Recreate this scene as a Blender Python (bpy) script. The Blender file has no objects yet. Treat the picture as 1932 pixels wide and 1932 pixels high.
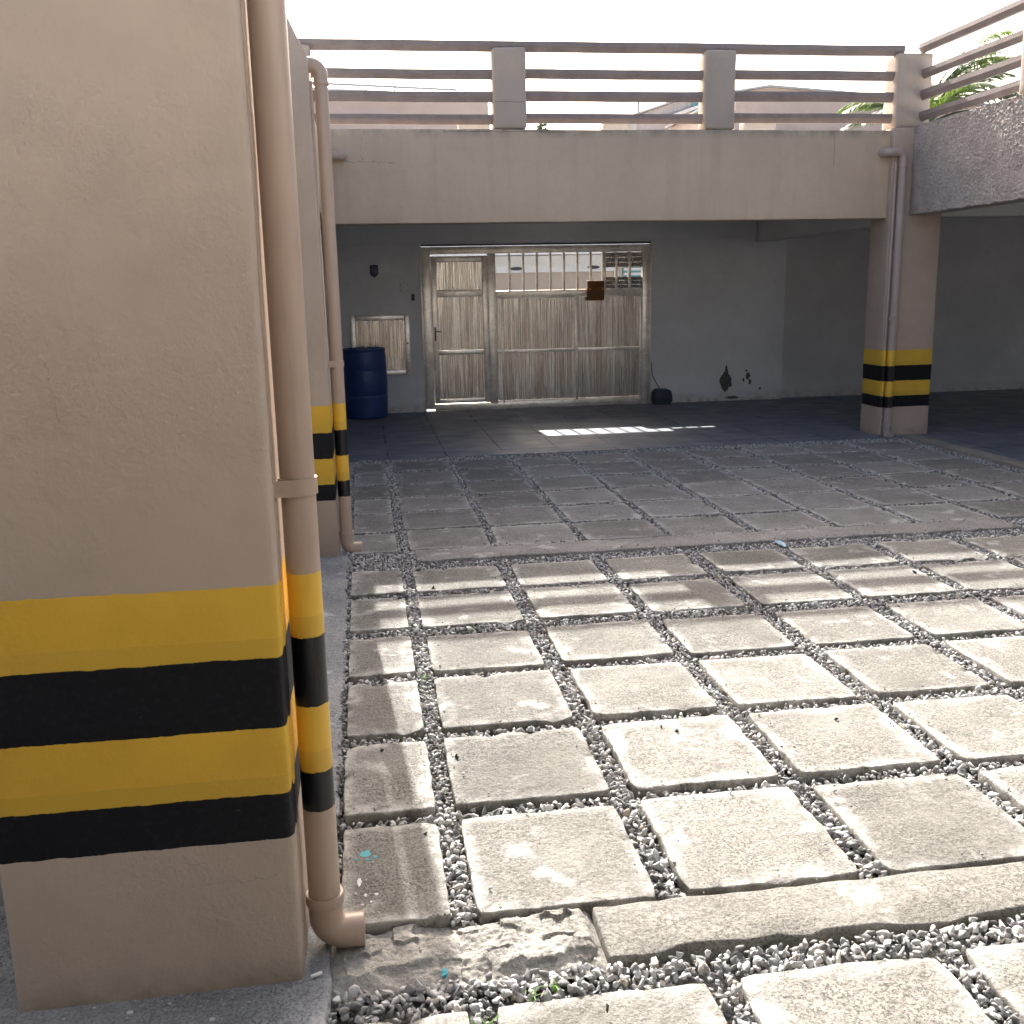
import bpy, bmesh, math, random
import numpy as np
from mathutils import Vector, Matrix, noise as mnoise

random.seed(7)
rng = np.random.default_rng(7)
SC = bpy.context.scene
COL = SC.collection

# ------------------------------------------------------------------ camera
FPX, PITCH, YAW, ROLL, CAM_H = 1892.4, 0.217716, 0.142439, -0.0200341, 1.68
cy, sy = math.cos(YAW), math.sin(YAW)
fwd = Vector((sy * math.cos(PITCH), cy * math.cos(PITCH), -math.sin(PITCH)))
rgt = Vector((cy, -sy, 0.0))
upv = rgt.cross(fwd)
r2 = math.cos(ROLL) * rgt + math.sin(ROLL) * upv
u2 = -math.sin(ROLL) * rgt + math.cos(ROLL) * upv
cam_d = bpy.data.cameras.new('camera')
cam_d.sensor_width = 36.0
cam_d.lens = 36.0 * FPX / 1932.0
cam_d.clip_start = 0.05
cam_d.clip_end = 3000.0
cam = bpy.data.objects.new('camera', cam_d)
COL.objects.link(cam)
m = Matrix((r2, u2, -fwd)).transposed().to_4x4()
m.translation = Vector((0, 0, CAM_H))
cam.matrix_world = m
SC.camera = cam

# ------------------------------------------------------------------ light
TO_SUN = Vector((-0.067, 1.0, 0.692)).normalized()
SUN_ELEV = math.asin(TO_SUN.z)
world = bpy.data.worlds.new('World')
SC.world = world
world.use_nodes = True
wn = world.node_tree.nodes
wl = world.node_tree.links
bg = wn['Background']
sky = wn.new('ShaderNodeTexSky')
sky.sky_type = 'NISHITA'
sky.sun_disc = False
sky.sun_elevation = SUN_ELEV
sky.sun_rotation = math.atan2(TO_SUN.x, TO_SUN.y)
sky.air_density = 0.85
sky.dust_density = 8.0
sky.ozone_density = 0.6
wl.new(sky.outputs['Color'], bg.inputs['Color'])
bg.inputs['Strength'].default_value = 0.105
sun_d = bpy.data.lights.new('sun', 'SUN')
sun_d.energy = 3.3
sun_d.angle = math.radians(0.4)
sun_d.color = (1.0, 0.965, 0.91)
sun = bpy.data.objects.new('sun', sun_d)
COL.objects.link(sun)
sun.rotation_euler = TO_SUN.to_track_quat('Z', 'Y').to_euler()
SC.view_settings.view_transform = 'Standard'
SC.view_settings.look = 'None'
SC.view_settings.exposure = 2.0
SC.view_settings.gamma = 1.0
try:
    SC.cycles.max_bounces = 14
    SC.cycles.diffuse_bounces = 12
except Exception:
    pass


# ------------------------------------------------------------------ helpers
def setp(o, label=None, cat=None, group=None, kind=None):
    if label: o['label'] = label
    if cat: o['category'] = cat
    if group: o['group'] = group
    if kind: o['kind'] = kind
    return o


def thing(name, label, cat, loc=(0, 0, 0), group=None):
    o = bpy.data.objects.new(name, None)
    o.empty_display_size = 0.1
    COL.objects.link(o)
    o.location = loc
    return setp(o, label, cat, group)


class MB:
    """collects geometry (world coordinates) for ONE mesh object"""
    def __init__(s):
        s.v, s.f = [], []

    def add(s, verts, faces):
        b = len(s.v)
        s.v += [tuple(p) for p in verts]
        s.f += [tuple(i + b for i in f) for f in faces]
        return s

    def box(s, x0, x1, y0, y1, z0, z1):
        return s.add([(x0, y0, z0), (x1, y0, z0), (x1, y1, z0), (x0, y1, z0), (x0, y0, z1), (x1, y0, z1), (x1, y1, z1), (x0, y1, z1)],
                     [(0, 3, 2, 1), (4, 5, 6, 7), (0, 1, 5, 4), (1, 2, 6, 5), (2, 3, 7, 6), (3, 0, 4, 7)])

    def prism(s, pts, axis, a, b):
        """pts: outline in the other two axes (axis 'y': x,z ; axis 'x': y,z ; axis 'z': x,y)"""
        def P(p, d):
            return {'y': (p[0], d, p[1]), 'x': (d, p[0], p[1]), 'z': (p[0], p[1], d)}[axis]
        n = len(pts)
        return s.add([P(p, a) for p in pts] + [P(p, b) for p in pts],
                     [tuple(range(n)), tuple(range(2 * n - 1, n - 1, -1))] +
                     [(i, i + n, (i + 1) % n + n, (i + 1) % n) for i in range(n)])

    def tube(s, path, r, seg=20, caps=True):
        path = [Vector(p) for p in path]
        rr = r if isinstance(r, (list, tuple)) else [r] * len(path)
        n = len(path)
        t0 = (path[1] - path[0]).normalized()
        a = Vector((0, 0, 1)) if abs(t0.z) < 0.9 else Vector((1, 0, 0))
        u = (a - a.dot(t0) * t0).normalized()
        base = len(s.v)
        for i, p in enumerate(path):
            t = (path[min(i + 1, n - 1)] - path[max(i - 1, 0)]).normalized()
            u = (u - u.dot(t) * t).normalized()
            w = t.cross(u)
            for k in range(seg):
                an = 2 * math.pi * k / seg
                s.v.append(tuple(p + rr[i] * (math.cos(an) * u + math.sin(an) * w)))
        for i in range(n - 1):
            for k in range(seg):
                k2 = (k + 1) % seg
                s.f.append((base + i * seg + k, base + i * seg + k2, base + (i + 1) * seg + k2, base + (i + 1) * seg + k))
        if caps:
            s.f.append(tuple(base + k for k in range(seg - 1, -1, -1)))
            s.f.append(tuple(base + (n - 1) * seg + k for k in range(seg)))
        return s

    def build(s, name, mat, parent=None, smooth=False, bevel=0.0, bseg=2, angle=35, jitter=0.0):
        me = bpy.data.meshes.new(name)
        verts = s.v
        off = parent_loc(parent)
        if parent is not None:
            verts = [(a - off.x, b - off.y, c - off.z) for a, b, c in verts]
        me.from_pydata(verts, [], s.f)
        bm = bmesh.new()
        bm.from_mesh(me)
        bmesh.ops.recalc_face_normals(bm, faces=bm.faces)
        if bevel > 0:
            ed = [e for e in bm.edges if len(e.link_faces) == 2 and e.calc_face_angle(0) > math.radians(40)]
            bmesh.ops.bevel(bm, geom=ed, offset=bevel, segments=bseg, profile=0.5, affect='EDGES', clamp_overlap=True)
        bm.to_mesh(me)
        bm.free()
        if smooth or bevel > 0:
            me.polygons.foreach_set('use_smooth', [True] * len(me.polygons))
            try:
                me.set_sharp_from_angle(angle=math.radians(angle))
            except Exception:
                pass
        me.materials.append(mat)
        o = bpy.data.objects.new(name, me)
        COL.objects.link(o)
        if parent is not None:
            o.parent = parent
        return o


WLOC = {}


def parent_loc(p):
    v = Vector((0, 0, 0))
    while p is not None:
        v = v + p.location
        p = p.parent
    return v


def axis_coords(a, b, r, res):
    L = b - a
    n = max(1, int(round((L - 2 * r) / res)))
    mid = [a + r + (L - 2 * r) * i / n for i in range(n + 1)]
    return [a, a + 0.35 * r] + mid + [b - 0.35 * r, b]


def rough_box(x0, x1, y0, y1, z0, z1, r=0.012, res=0.06, amp=0.003, freq=6.0, shear=(0, 0), zres=None, seed=0.0, amp2=0.0, freq2=30.0, extra=None):
    """rounded, slightly uneven box as one welded grid mesh"""
    X, Y, Z = axis_coords(x0, x1, r, res), axis_coords(y0, y1, r, res), axis_coords(z0, z1, r, zres or res)
    idx, V, F = {}, [], []

    def vid(p):
        k = (round(p[0], 5), round(p[1], 5), round(p[2], 5))
        if k not in idx:
            idx[k] = len(V)
            V.append(p)
        return idx[k]

    def grid(A, B, mk, flip):
        for i in range(len(A) - 1):
            for j in range(len(B) - 1):
                q = [vid(mk(A[i], B[j])), vid(mk(A[i + 1], B[j])), vid(mk(A[i + 1], B[j + 1])), vid(mk(A[i], B[j + 1]))]
                F.append(tuple(reversed(q)) if flip else tuple(q))
    grid(X, Y, lambda a, b: (a, b, z1), False)
    grid(X, Y, lambda a, b: (a, b, z0), True)
    grid(X, Z, lambda a, b: (a, y0, b), False)
    grid(X, Z, lambda a, b: (a, y1, b), True)
    grid(Y, Z, lambda a, b: (x1, a, b), False)
    grid(Y, Z, lambda a, b: (x0, a, b), True)
    out = []
    sv = Vector((seed, seed * 1.7, seed * 0.3))
    for p in V:
        p = Vector(p)
        q = Vector((min(max(p.x, x0 + r), x1 - r), min(max(p.y, y0 + r), y1 - r), min(max(p.z, z0 + r), z1 - r)))
        d = p - q
        if d.length > 1e-9:
            p = q + d.normalized() * r
        p = p + mnoise.noise_vector((p + sv) * freq) * amp
        if amp2:
            p = p + mnoise.noise_vector((p + sv) * freq2) * amp2
        if extra:
            p = extra(p)
        p.x += shear[0] * p.z
        p.y += shear[1] * p.z
        out.append(p)
    return out, F


def arc(c, r, a0, a1, ax0, ax1, n=8):
    c = Vector(c); ax0 = Vector(ax0); ax1 = Vector(ax1)
    return [c + r * (math.cos(a0 + (a1 - a0) * i / n) * ax0 + math.sin(a0 + (a1 - a0) * i / n) * ax1) for i in range(n + 1)]


ORD = ['zeroth', 'first', 'second', 'third', 'fourth', 'fifth', 'sixth', 'seventh', 'eighth', 'ninth', 'tenth', 'eleventh']


# ------------------------------------------------------------------ materials
class NT:
    def __init__(s, name, rough=0.85, spec=0.3, metal=0.0):
        s.m = bpy.data.materials.new(name)
        s.m.use_nodes = True
        s.n, s.l = s.m.node_tree.nodes, s.m.node_tree.links
        s.b = s.n['Principled BSDF']
        s.b.inputs['Roughness'].default_value = rough
        s.b.inputs['Metallic'].default_value = metal
        try:
            s.b.inputs['Specular IOR Level'].default_value = spec
        except Exception:
            pass
        s.pos = s.n.new('ShaderNodeNewGeometry').outputs['Position']

    def new(s, t, **k):
        n = s.n.new(t)
        for a, v in k.items():
            setattr(n, a, v)
        return n

    def link(s, a, b):
        if hasattr(a, 'is_output') or isinstance(a, bpy.types.NodeSocket):
            s.l.new(a, b)
        else:
            b.default_value = a
        return b

    def math(s, op, a, b=None, c=None, clamp=False):
        n = s.new('ShaderNodeMath', operation=op, use_clamp=clamp)
        for i, v in enumerate((a, b, c)):
            if v is not None:
                s.link(v, n.inputs[i])
        return n.outputs[0]

    def scale(s, sx, sy, sz, off=(0, 0, 0), vec=None):
        n = s.new('ShaderNodeMapping')
        s.l.new(vec or s.pos, n.inputs['Vector'])
        n.inputs['Scale'].default_value = (sx, sy, sz)
        n.inputs['Location'].default_value = off
        return n.outputs[0]

    def noise(s, scale=5, detail=4, rough=0.55, vec=None, dist=0.0):
        n = s.new('ShaderNodeTexNoise')
        s.l.new(vec or s.pos, n.inputs['Vector'])
        n.inputs['Scale'].default_value = scale
        n.inputs['Detail'].default_value = detail
        n.inputs['Roughness'].default_value = rough
        n.inputs['Distortion'].default_value = dist
        return n.outputs[0]

    def voro(s, scale=10, feature='F1', vec=None, out='Distance'):
        n = s.new('ShaderNodeTexVoronoi', feature=feature)
        s.l.new(vec or s.pos, n.inputs['Vector'])
        n.inputs['Scale'].default_value = scale
        return n.outputs[out]

    def ramp(s, f, stops, interp='LINEAR'):
        n = s.new('ShaderNodeValToRGB')
        n.color_ramp.interpolation = interp
        els = n.color_ramp.elements
        while len(els) < len(stops):
            els.new(0.5)
        for e, (p, c) in zip(els, stops):
            e.position = p
            e.color = (*c, 1) if isinstance(c, tuple) else (c, c, c, 1)
        s.l.new(f, n.inputs[0])
        return n.outputs[0]

    def mix(s, f, a, b, mode='MIX'):
        n = s.new('ShaderNodeMix', data_type='RGBA', blend_type=mode)
        s.link(f, n.inputs[0])
        for v, i in ((a, 6), (b, 7)):
            if isinstance(v, tuple):
                n.inputs[i].default_value = (*v, 1)
            else:
                s.l.new(v, n.inputs[i])
        return n.outputs[2]

    def xyz(s):
        n = s.new('ShaderNodeSeparateXYZ')
        s.l.new(s.pos, n.inputs[0])
        return n.outputs

    def between(s, v, a, b):
        return s.math('MULTIPLY', s.math('GREATER_THAN', v, a), s.math('LESS_THAN', v, b))

    def color(s, c):
        s.link((*c, 1) if isinstance(c, tuple) else c, s.b.inputs['Base Color'])

    def rough(s, r):
        s.link(r, s.b.inputs['Roughness'])

    def bump(s, h, strength=0.3, dist=0.01, prev=None):
        n = s.new('ShaderNodeBump')
        n.inputs['Strength'].default_value = strength
        n.inputs['Distance'].default_value = dist
        s.l.new(h, n.inputs['Height'])
        if prev is not None:
            s.l.new(prev, n.inputs['Normal'])
        s.l.new(n.outputs[0], s.b.inputs['Normal'])
        return n.outputs[0]


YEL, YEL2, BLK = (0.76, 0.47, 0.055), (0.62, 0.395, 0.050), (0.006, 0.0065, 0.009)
BEIGE = (0.475, 0.392, 0.317)


def plaster(name, base=BEIGE, bands=None, fine=1.0, coarse=1.0, streak=0.0, dirt_z=None, cracks=(), rough=0.8, spec=0.25, var=0.10, base_dirt=None, brush=0.011):
    t = NT(name, rough, spec)
    x, y, z = t.xyz()
    big = t.noise(1.3, 3)
    mid = t.noise(9, 5, 0.6)
    dark = tuple(c * (1 - 1.6 * var) for c in base)
    lite = tuple(min(1, c * (1 + 0.9 * var)) for c in base)
    col = t.mix(t.ramp(big, [(0.3, 0.0), (0.7, 1.0)]), dark, lite)
    col = t.mix(t.math('MULTIPLY', t.ramp(mid, [(0.45, 0.0), (0.75, 1.0)]), 0.35), col, tuple(c * 0.82 for c in base))
    if streak:
        st = t.noise(1.0, 5, 0.6, vec=t.scale(7, 7, 0.45))
        col = t.mix(t.math('MULTIPLY', t.ramp(st, [(0.5, 0.0), (0.78, 1.0)]), streak), col, tuple(c * 0.62 for c in base))
    if dirt_z:
        za, zb, amt = dirt_z
        g = t.math('MULTIPLY', t.math('SUBTRACT', z, za), 1.0 / (zb - za), clamp=True)
        g = t.math('MULTIPLY', g, t.ramp(t.noise(6, 5, 0.65, vec=t.scale(1, 1, 0.5)), [(0.35, 0.0), (0.7, 1.0)]))
        col = t.mix(t.math('MULTIPLY', g, amt), col, (0.10, 0.085, 0.075))
    if base_dirt:
        zb, amt, dcol = base_dirt
        g = t.math('SUBTRACT', 1.0, t.math('DIVIDE', t.math('SUBTRACT', z, 0.0), zb), clamp=True)
        g = t.math('MULTIPLY', g, t.ramp(t.noise(11, 5, 0.65), [(0.35, 0.0), (0.65, 1.0)]))
        col = t.mix(t.math('MULTIPLY', g, amt), col, dcol)
    for (kind, c0, lo, hi, w, wob, xa, xb) in cracks:
        u = z if kind == 'h' else x
        v = x if kind == 'h' else z
        n = t.math('SUBTRACT', t.noise(9, 6, 0.7), 0.5)
        d = t.math('ABSOLUTE', t.math('SUBTRACT', t.math('SUBTRACT', u, c0), t.math('MULTIPLY', n, wob)))
        mk = t.math('MULTIPLY', t.math('LESS_THAN', d, w), t.between(v, lo, hi))
        mk = t.math('MULTIPLY', mk, t.between(x, xa, xb))
        col = t.mix(t.math('MULTIPLY', mk, 0.60), col, (0.08, 0.066, 0.055))
    if bands:
        w = t.math('MULTIPLY', t.math('SUBTRACT', t.noise(22, 4, 0.65), 0.5), brush)
        zz = t.math('ADD', z, w)
        yv = t.mix(t.ramp(t.noise(4, 4), [(0.35, 0.0), (0.7, 1.0)]), tuple(c * 0.86 for c in YEL), YEL)
        for i, (a, b) in enumerate(bands):
            if i % 2 == 0:
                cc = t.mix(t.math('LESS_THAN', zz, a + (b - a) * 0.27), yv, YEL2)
            else:
                cc = t.mix(t.ramp(t.noise(60, 3), [(0.5, 0.0), (0.8, 1.0)]), BLK, (0.013, 0.014, 0.018))
            sc = t.ramp(t.noise(1.0, 6, 0.7, vec=t.scale(14, 14, 55, (i * 3.0, 0, 0))), [(0.695, 0.0), (0.72, 1.0)])
            cc = t.mix(t.math('MULTIPLY', sc, 0.30), cc, base)
            col = t.mix(t.between(zz, a, b), col, cc)
        t.rough(0.62)
    t.color(col)
    h1 = t.noise(85, 5, 0.65)
    h2 = t.noise(11, 4, 0.55)
    h3 = t.ramp(t.noise(3.0, 5, 0.6), [(0.44, 0.0), (0.60, 1.0)])
    h4 = t.noise(34, 3, 0.6)
    n1 = t.bump(t.math('MULTIPLY', h1, t.math('ADD', t.math('MULTIPLY', h3, 0.85), 0.15)), 0.45 * fine, 0.006)
    n2 = t.bump(t.math('MULTIPLY', h4, t.math('ADD', t.math('MULTIPLY', h3, 0.7), 0.2)), 0.30 * fine, 0.008, n1)
    t.bump(h2, 0.35 * coarse, 0.014, n2)
    return t.m


def simple(name, c, rough=0.6, spec=0.4, metal=0.0, var=0.12, scale=12, bump=0.0, bscale=60):
    t = NT(name, rough, spec, metal)
    f = t.ramp(t.noise(scale, 5, 0.6), [(0.3, 0.0), (0.72, 1.0)])
    t.color(t.mix(f, tuple(v * (1 - var) for v in c), tuple(min(1, v * (1 + var)) for v in c)))
    if bump:
        t.bump(t.noise(bscale, 4), bump, 0.004)
    return t.m


B1 = [(0.862, 1.035), (0.688, 0.862), (0.520, 0.688), (0.402, 0.520)]
B2 = [(0.815, 0.988), (0.648, 0.815), (0.480, 0.648), (0.375, 0.480)]
B3 = [(0.780, 0.950), (0.611, 0.780), (0.445, 0.611), (0.320, 0.445)]
BP1 = [(0.864, 1.024), (0.684, 0.864), (0.507, 0.684), (0.400, 0.507)]
M = {}
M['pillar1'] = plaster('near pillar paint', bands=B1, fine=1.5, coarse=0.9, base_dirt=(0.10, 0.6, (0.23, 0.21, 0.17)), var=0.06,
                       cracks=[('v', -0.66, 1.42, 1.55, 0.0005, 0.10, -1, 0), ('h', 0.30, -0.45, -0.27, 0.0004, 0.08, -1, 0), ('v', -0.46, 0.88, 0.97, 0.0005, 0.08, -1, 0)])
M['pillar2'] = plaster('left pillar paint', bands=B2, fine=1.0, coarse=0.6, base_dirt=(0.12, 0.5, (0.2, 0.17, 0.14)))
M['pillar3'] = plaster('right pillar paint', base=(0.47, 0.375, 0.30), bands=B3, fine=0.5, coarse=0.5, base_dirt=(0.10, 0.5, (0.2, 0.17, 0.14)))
M['fascia'] = plaster('beam paint', base=(0.575, 0.460, 0.340), fine=0.5, coarse=0.7, streak=0.36, dirt_z=(3.16, 3.27, 0.9), var=0.06,
                      cracks=[('h', 2.945, -0.1, 0.42, 0.0020, 0.10, -0.1, 0.42), ('v', 0.08, 2.96, 3.18, 0.0016, 0.14, -0.2, 0.3),
                              ('h', 3.235, 0.9, 2.2, 0.003, 0.06, 0.9, 2.2), ('v', 5.03, 2.9, 3.2, 0.002, 0.02, 4.8, 5.3)])
M['post'] = plaster('parapet post paint', base=(0.47, 0.395, 0.325), fine=0.6, coarse=0.9, var=0.09,
                    cracks=[('h', 3.515, 1.40, 1.80, 0.0035, 0.05, 1.3, 1.8)])
M['wall'] = plaster('shaded wall paint', base=(0.62, 0.63, 0.645), fine=0.5, coarse=1.1, var=0.07, base_dirt=(0.16, 0.7, (0.24, 0.15, 0.09)))
M['wall_rough'] = plaster('rough grey wall', base=(0.53, 0.53, 0.535), fine=1.0, coarse=1.6, var=0.08, base_dirt=(0.16, 0.5, (0.2, 0.14, 0.10)))
M['sidewall'] = plaster('side wall grey plaster', base=(0.40, 0.40, 0.39), fine=1.2, coarse=0.6, var=0.10)
M['soffit'] = plaster('soffit grey', base=(0.62, 0.615, 0.60), fine=0.4, coarse=0.4, var=0.05)


def splatter_mat():
    t = NT('splatter render', 0.92, 0.15)
    f = t.noise(5, 5, 0.65)
    c = t.mix(t.ramp(f, [(0.3, 0.0), (0.7, 1.0)]), (0.47, 0.405, 0.365), (0.66, 0.58, 0.53))
    fl = t.ramp(t.noise(70, 4, 0.7), [(0.55, 0.0), (0.66, 1.0)])
    c = t.mix(t.math('MULTIPLY', fl, 0.4), c, (0.62, 0.55, 0.50))
    t.color(c)
    n1 = t.bump(t.noise(95, 5, 0.7), 0.9, 0.012)
    t.bump(t.noise(42, 4, 0.6, dist=0.8), 0.9, 0.03, n1)
    return t.m


M['splatter'] = splatter_mat()


def rail_mat():
    t = NT('painted concrete rail', 0.75, 0.25)
    f = t.noise(6, 5, 0.65)
    t.color(t.mix(t.ramp(f, [(0.3, 0.0), (0.7, 1.0)]), (0.235, 0.195, 0.180), (0.315, 0.264, 0.244)))
    t.bump(t.noise(30, 4), 0.25, 0.01)
    return t.m


M['rail'] = rail_mat()


def pipe_mat(name, bands, base=(0.46, 0.355, 0.28)):
    t = NT(name, 0.5, 0.4)
    x, y, z = t.xyz()
    f = t.ramp(t.noise(7, 4), [(0.35, 0.0), (0.7, 1.0)])
    col = t.mix(f, tuple(c * 0.93 for c in base), base)
    sp = t.ramp(t.voro(55), [(0.02, 1.0), (0.05, 0.0)])
    col = t.mix(t.math('MULTIPLY', sp, 0.25), col, (0.25, 0.2, 0.17))
    w = t.math('MULTIPLY', t.math('SUBTRACT', t.noise(40, 5, 0.7), 0.5), 0.016)
    zz = t.math('ADD', z, w)
    for i, (a, b) in enumerate(bands):
        if i % 2 == 0:
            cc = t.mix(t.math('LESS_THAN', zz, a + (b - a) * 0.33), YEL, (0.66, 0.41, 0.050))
        else:
            cc = BLK
        k = t.between(zz, a, b)
        col = t.mix(k, col, cc)
    t.color(col)
    t.rough(0.34)
    gr = t.ramp(t.noise(1.0, 6, 0.7, vec=t.scale(22, 22, 2.2)), [(0.55, 0.0), (0.75, 1.0)])
    t.color(t.mix(t.math('MULTIPLY', gr, 0.28), col, (0.16, 0.125, 0.10)))
    t.bump(t.noise(26, 3), 0.14, 0.006)
    return t.m


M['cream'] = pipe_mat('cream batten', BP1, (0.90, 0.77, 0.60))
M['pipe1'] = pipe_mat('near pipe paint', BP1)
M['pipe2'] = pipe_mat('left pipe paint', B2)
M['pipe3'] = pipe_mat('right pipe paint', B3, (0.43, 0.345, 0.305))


def slab_mat(name, a, b, fleck, dark_amt=0.5):
    t = NT(name, 0.93, 0.12)
    oi = t.new('ShaderNodeObjectInfo')
    rnd = oi.outputs['Random']
    vec = t.new('ShaderNodeVectorMath', operation='ADD')
    t.l.new(t.pos, vec.inputs[0])
    t.l.new(oi.outputs['Location'], vec.inputs[1])
    p = t.pos
    big = t.noise(3.2, 5, 0.65)
    c = t.mix(t.ramp(big, [(0.30, 0.0), (0.70, 1.0)]), a, b)
    # exposed aggregate: dark and pale grains
    g1 = t.ramp(t.noise(115, 3, 0.8), [(0.43, 1.0), (0.50, 0.0)])
    g2 = t.ramp(t.noise(95, 4, 0.7, vec=t.scale(1, 1, 1, (3, 7, 1))), [(0.58, 0.0), (0.70, 1.0)])
    g3 = t.ramp(t.noise(34, 4, 0.7), [(0.36, 1.0), (0.52, 0.0)])
    pat = t.ramp(t.noise(2.4, 4), [(0.32, 0.35), (0.62, 1.0)])
    c = t.mix(t.math('MULTIPLY', t.math('MULTIPLY', g1, pat), dark_amt), c, tuple(v * 0.45 for v in a))
    c = t.mix(t.math('MULTIPLY', t.math('MULTIPLY', g3, pat), dark_amt * 0.6), c, tuple(v * 0.55 for v in a))
    c = t.mix(t.math('MULTIPLY', g2, 0.6), c, fleck)
    # worn smooth pale patches, mostly small
    wp = t.ramp(t.noise(4.5, 6, 0.62, vec=t.scale(1, 1, 1, (11, 2, 0))), [(0.60, 0.0), (0.68, 1.0)])
    c = t.mix(t.math('MULTIPLY', wp, 0.65), c, fleck)
    wa = t.new('ShaderNodeAttribute', attribute_name='wear').outputs['Fac']
    wk = t.math('MULTIPLY', wa, t.ramp(t.noise(14, 5, 0.7), [(0.36, 0.0), (0.58, 1.0)]))
    c = t.mix(t.math('MULTIPLY', wk, 0.8), c, fleck)
    # dirt stains
    ds = t.ramp(t.noise(1.7, 6, 0.7, vec=t.scale(1, 1, 1, (5, 9, 0))), [(0.50, 0.0), (0.72, 1.0)])
    c = t.mix(t.math('MULTIPLY', ds, 0.35), c, tuple(v * 0.55 for v in a))
    so = t.new('ShaderNodeAttribute', attribute_name='side_shade').outputs['Fac']  # shade of the gaps under slab edges, painted into the side colour
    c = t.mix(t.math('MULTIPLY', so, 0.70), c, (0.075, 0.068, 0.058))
    hv = t.new('ShaderNodeHueSaturation')
    t.l.new(c, hv.inputs['Color'])
    t.l.new(t.math('ADD', t.math('MULTIPLY', rnd, 0.36), 0.80), hv.inputs['Value'])
    t.color(hv.outputs[0])
    n1 = t.bump(t.noise(110, 5, 0.8), 0.8, 0.010)
    n2 = t.bump(t.noise(38, 4, 0.65), 0.6, 0.014, n1)
    t.bump(t.noise(9, 4, 0.6), 0.35, 0.02, n2)
    return t.m


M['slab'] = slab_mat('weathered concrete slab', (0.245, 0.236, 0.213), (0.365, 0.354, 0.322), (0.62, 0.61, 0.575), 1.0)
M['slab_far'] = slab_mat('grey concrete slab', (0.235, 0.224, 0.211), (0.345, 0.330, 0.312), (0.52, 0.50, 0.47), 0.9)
M['mortar'] = slab_mat('crumbled mortar', (0.30, 0.29, 0.262), (0.47, 0.455, 0.42), (0.62, 0.605, 0.57), 0.6)
M['apron'] = slab_mat('grey apron concrete', (0.25, 0.255, 0.262), (0.42, 0.425, 0.425), (0.66, 0.66, 0.66), 0.8)


def stone_mat():
    t = NT('crushed stone', 0.8, 0.3)
    at = t.new('ShaderNodeAttribute', attribute_name='tone')
    c = t.ramp(at.outputs['Fac'], [(0.0, (0.14, 0.14, 0.143)), (0.35, (0.34, 0.338, 0.335)), (0.7, (0.53, 0.525, 0.515)), (0.93, (0.74, 0.73, 0.71)), (1.0, (0.48, 0.41, 0.32))])
    v = t.ramp(t.noise(160, 4, 0.7), [(0.3, 0.0), (0.7, 1.0)])
    t.color(t.mix(v, t.mix(0.4, c, (0.10, 0.10, 0.105)), c))
    t.bump(t.noise(220, 3), 0.4, 0.003)
    return t.m


M['stone'] = stone_mat()


def ground_mat():
    t = NT('ground earth and grit', 0.95, 0.1)
    v = t.voro(55)
    f = t.noise(30, 5, 0.7)
    c = t.mix(t.ramp(v, [(0.0, 0.0), (0.5, 1.0)]), (0.30, 0.295, 0.285), (0.10, 0.098, 0.094))
    t.color(t.mix(t.ramp(f, [(0.4, 0.0), (0.65, 0.6)]), c, (0.20, 0.19, 0.175)))
    t.bump(v, 0.8, 0.02)
    return t.m


M['ground'] = ground_mat()


def road_mat():
    t = NT('street concrete', 0.9, 0.2)
    t.color(t.mix(t.ramp(t.noise(2, 5), [(0.3, 0.0), (0.7, 1.0)]), (0.26, 0.25, 0.24), (0.36, 0.35, 0.33)))
    return t.m


M['road'] = road_mat()


def floor_mat():
    t = NT('worn painted floor', 0.55, 0.35)
    x, y, z = t.xyz()
    f = t.noise(1.6, 5, 0.65)
    c = t.mix(t.ramp(f, [(0.3, 0.0), (0.7, 1.0)]), (0.135, 0.148, 0.180), (0.195, 0.208, 0.245))
    st = t.noise(1.0, 6, 0.7, vec=t.scale(3, 14, 1))
    c = t.mix(t.math('MULTIPLY', t.ramp(st, [(0.5, 0.0), (0.7, 1.0)]), 0.5), c, (0.075, 0.08, 0.095))
    wob = t.math('MULTIPLY', t.math('SUBTRACT', t.noise(5, 4), 0.5), 0.03)
    jx = t.math('ABSOLUTE', t.math('SUBTRACT', t.math('FRACT', t.math('DIVIDE', t.math('ADD', t.math('SUBTRACT', x, 0.2), wob), 0.61)), 0.5))
    jy = t.math('ABSOLUTE', t.math('SUBTRACT', t.math('FRACT', t.math('DIVIDE', t.math('ADD', t.math('SUBTRACT', y, 10.62), wob), 0.60)), 0.5))
    lx = t.math('GREATER_THAN', jx, 0.484)
    ly = t.math('GREATER_THAN', jy, 0.482)
    ln = t.math('MAXIMUM', lx, ly)
    br = t.ramp(t.noise(2.3, 4, 0.6, vec=t.scale(1, 1, 1, (4, 4, 0))), [(0.42, 0.0), (0.55, 1.0)])
    t.color(t.mix(t.math('MULTIPLY', t.math('MULTIPLY', ln, br), 0.85), c, (0.015, 0.015, 0.018)))
    t.rough(t.ramp(t.noise(3, 4), [(0.3, 0.42), (0.7, 0.7)]))
    n1 = t.bump(t.noise(60, 4, 0.7), 0.25, 0.006)
    t.bump(t.math('SUBTRACT', 1.0, ln), 0.5, 0.006, n1)
    return t.m


M['floor'] = floor_mat()


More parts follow.
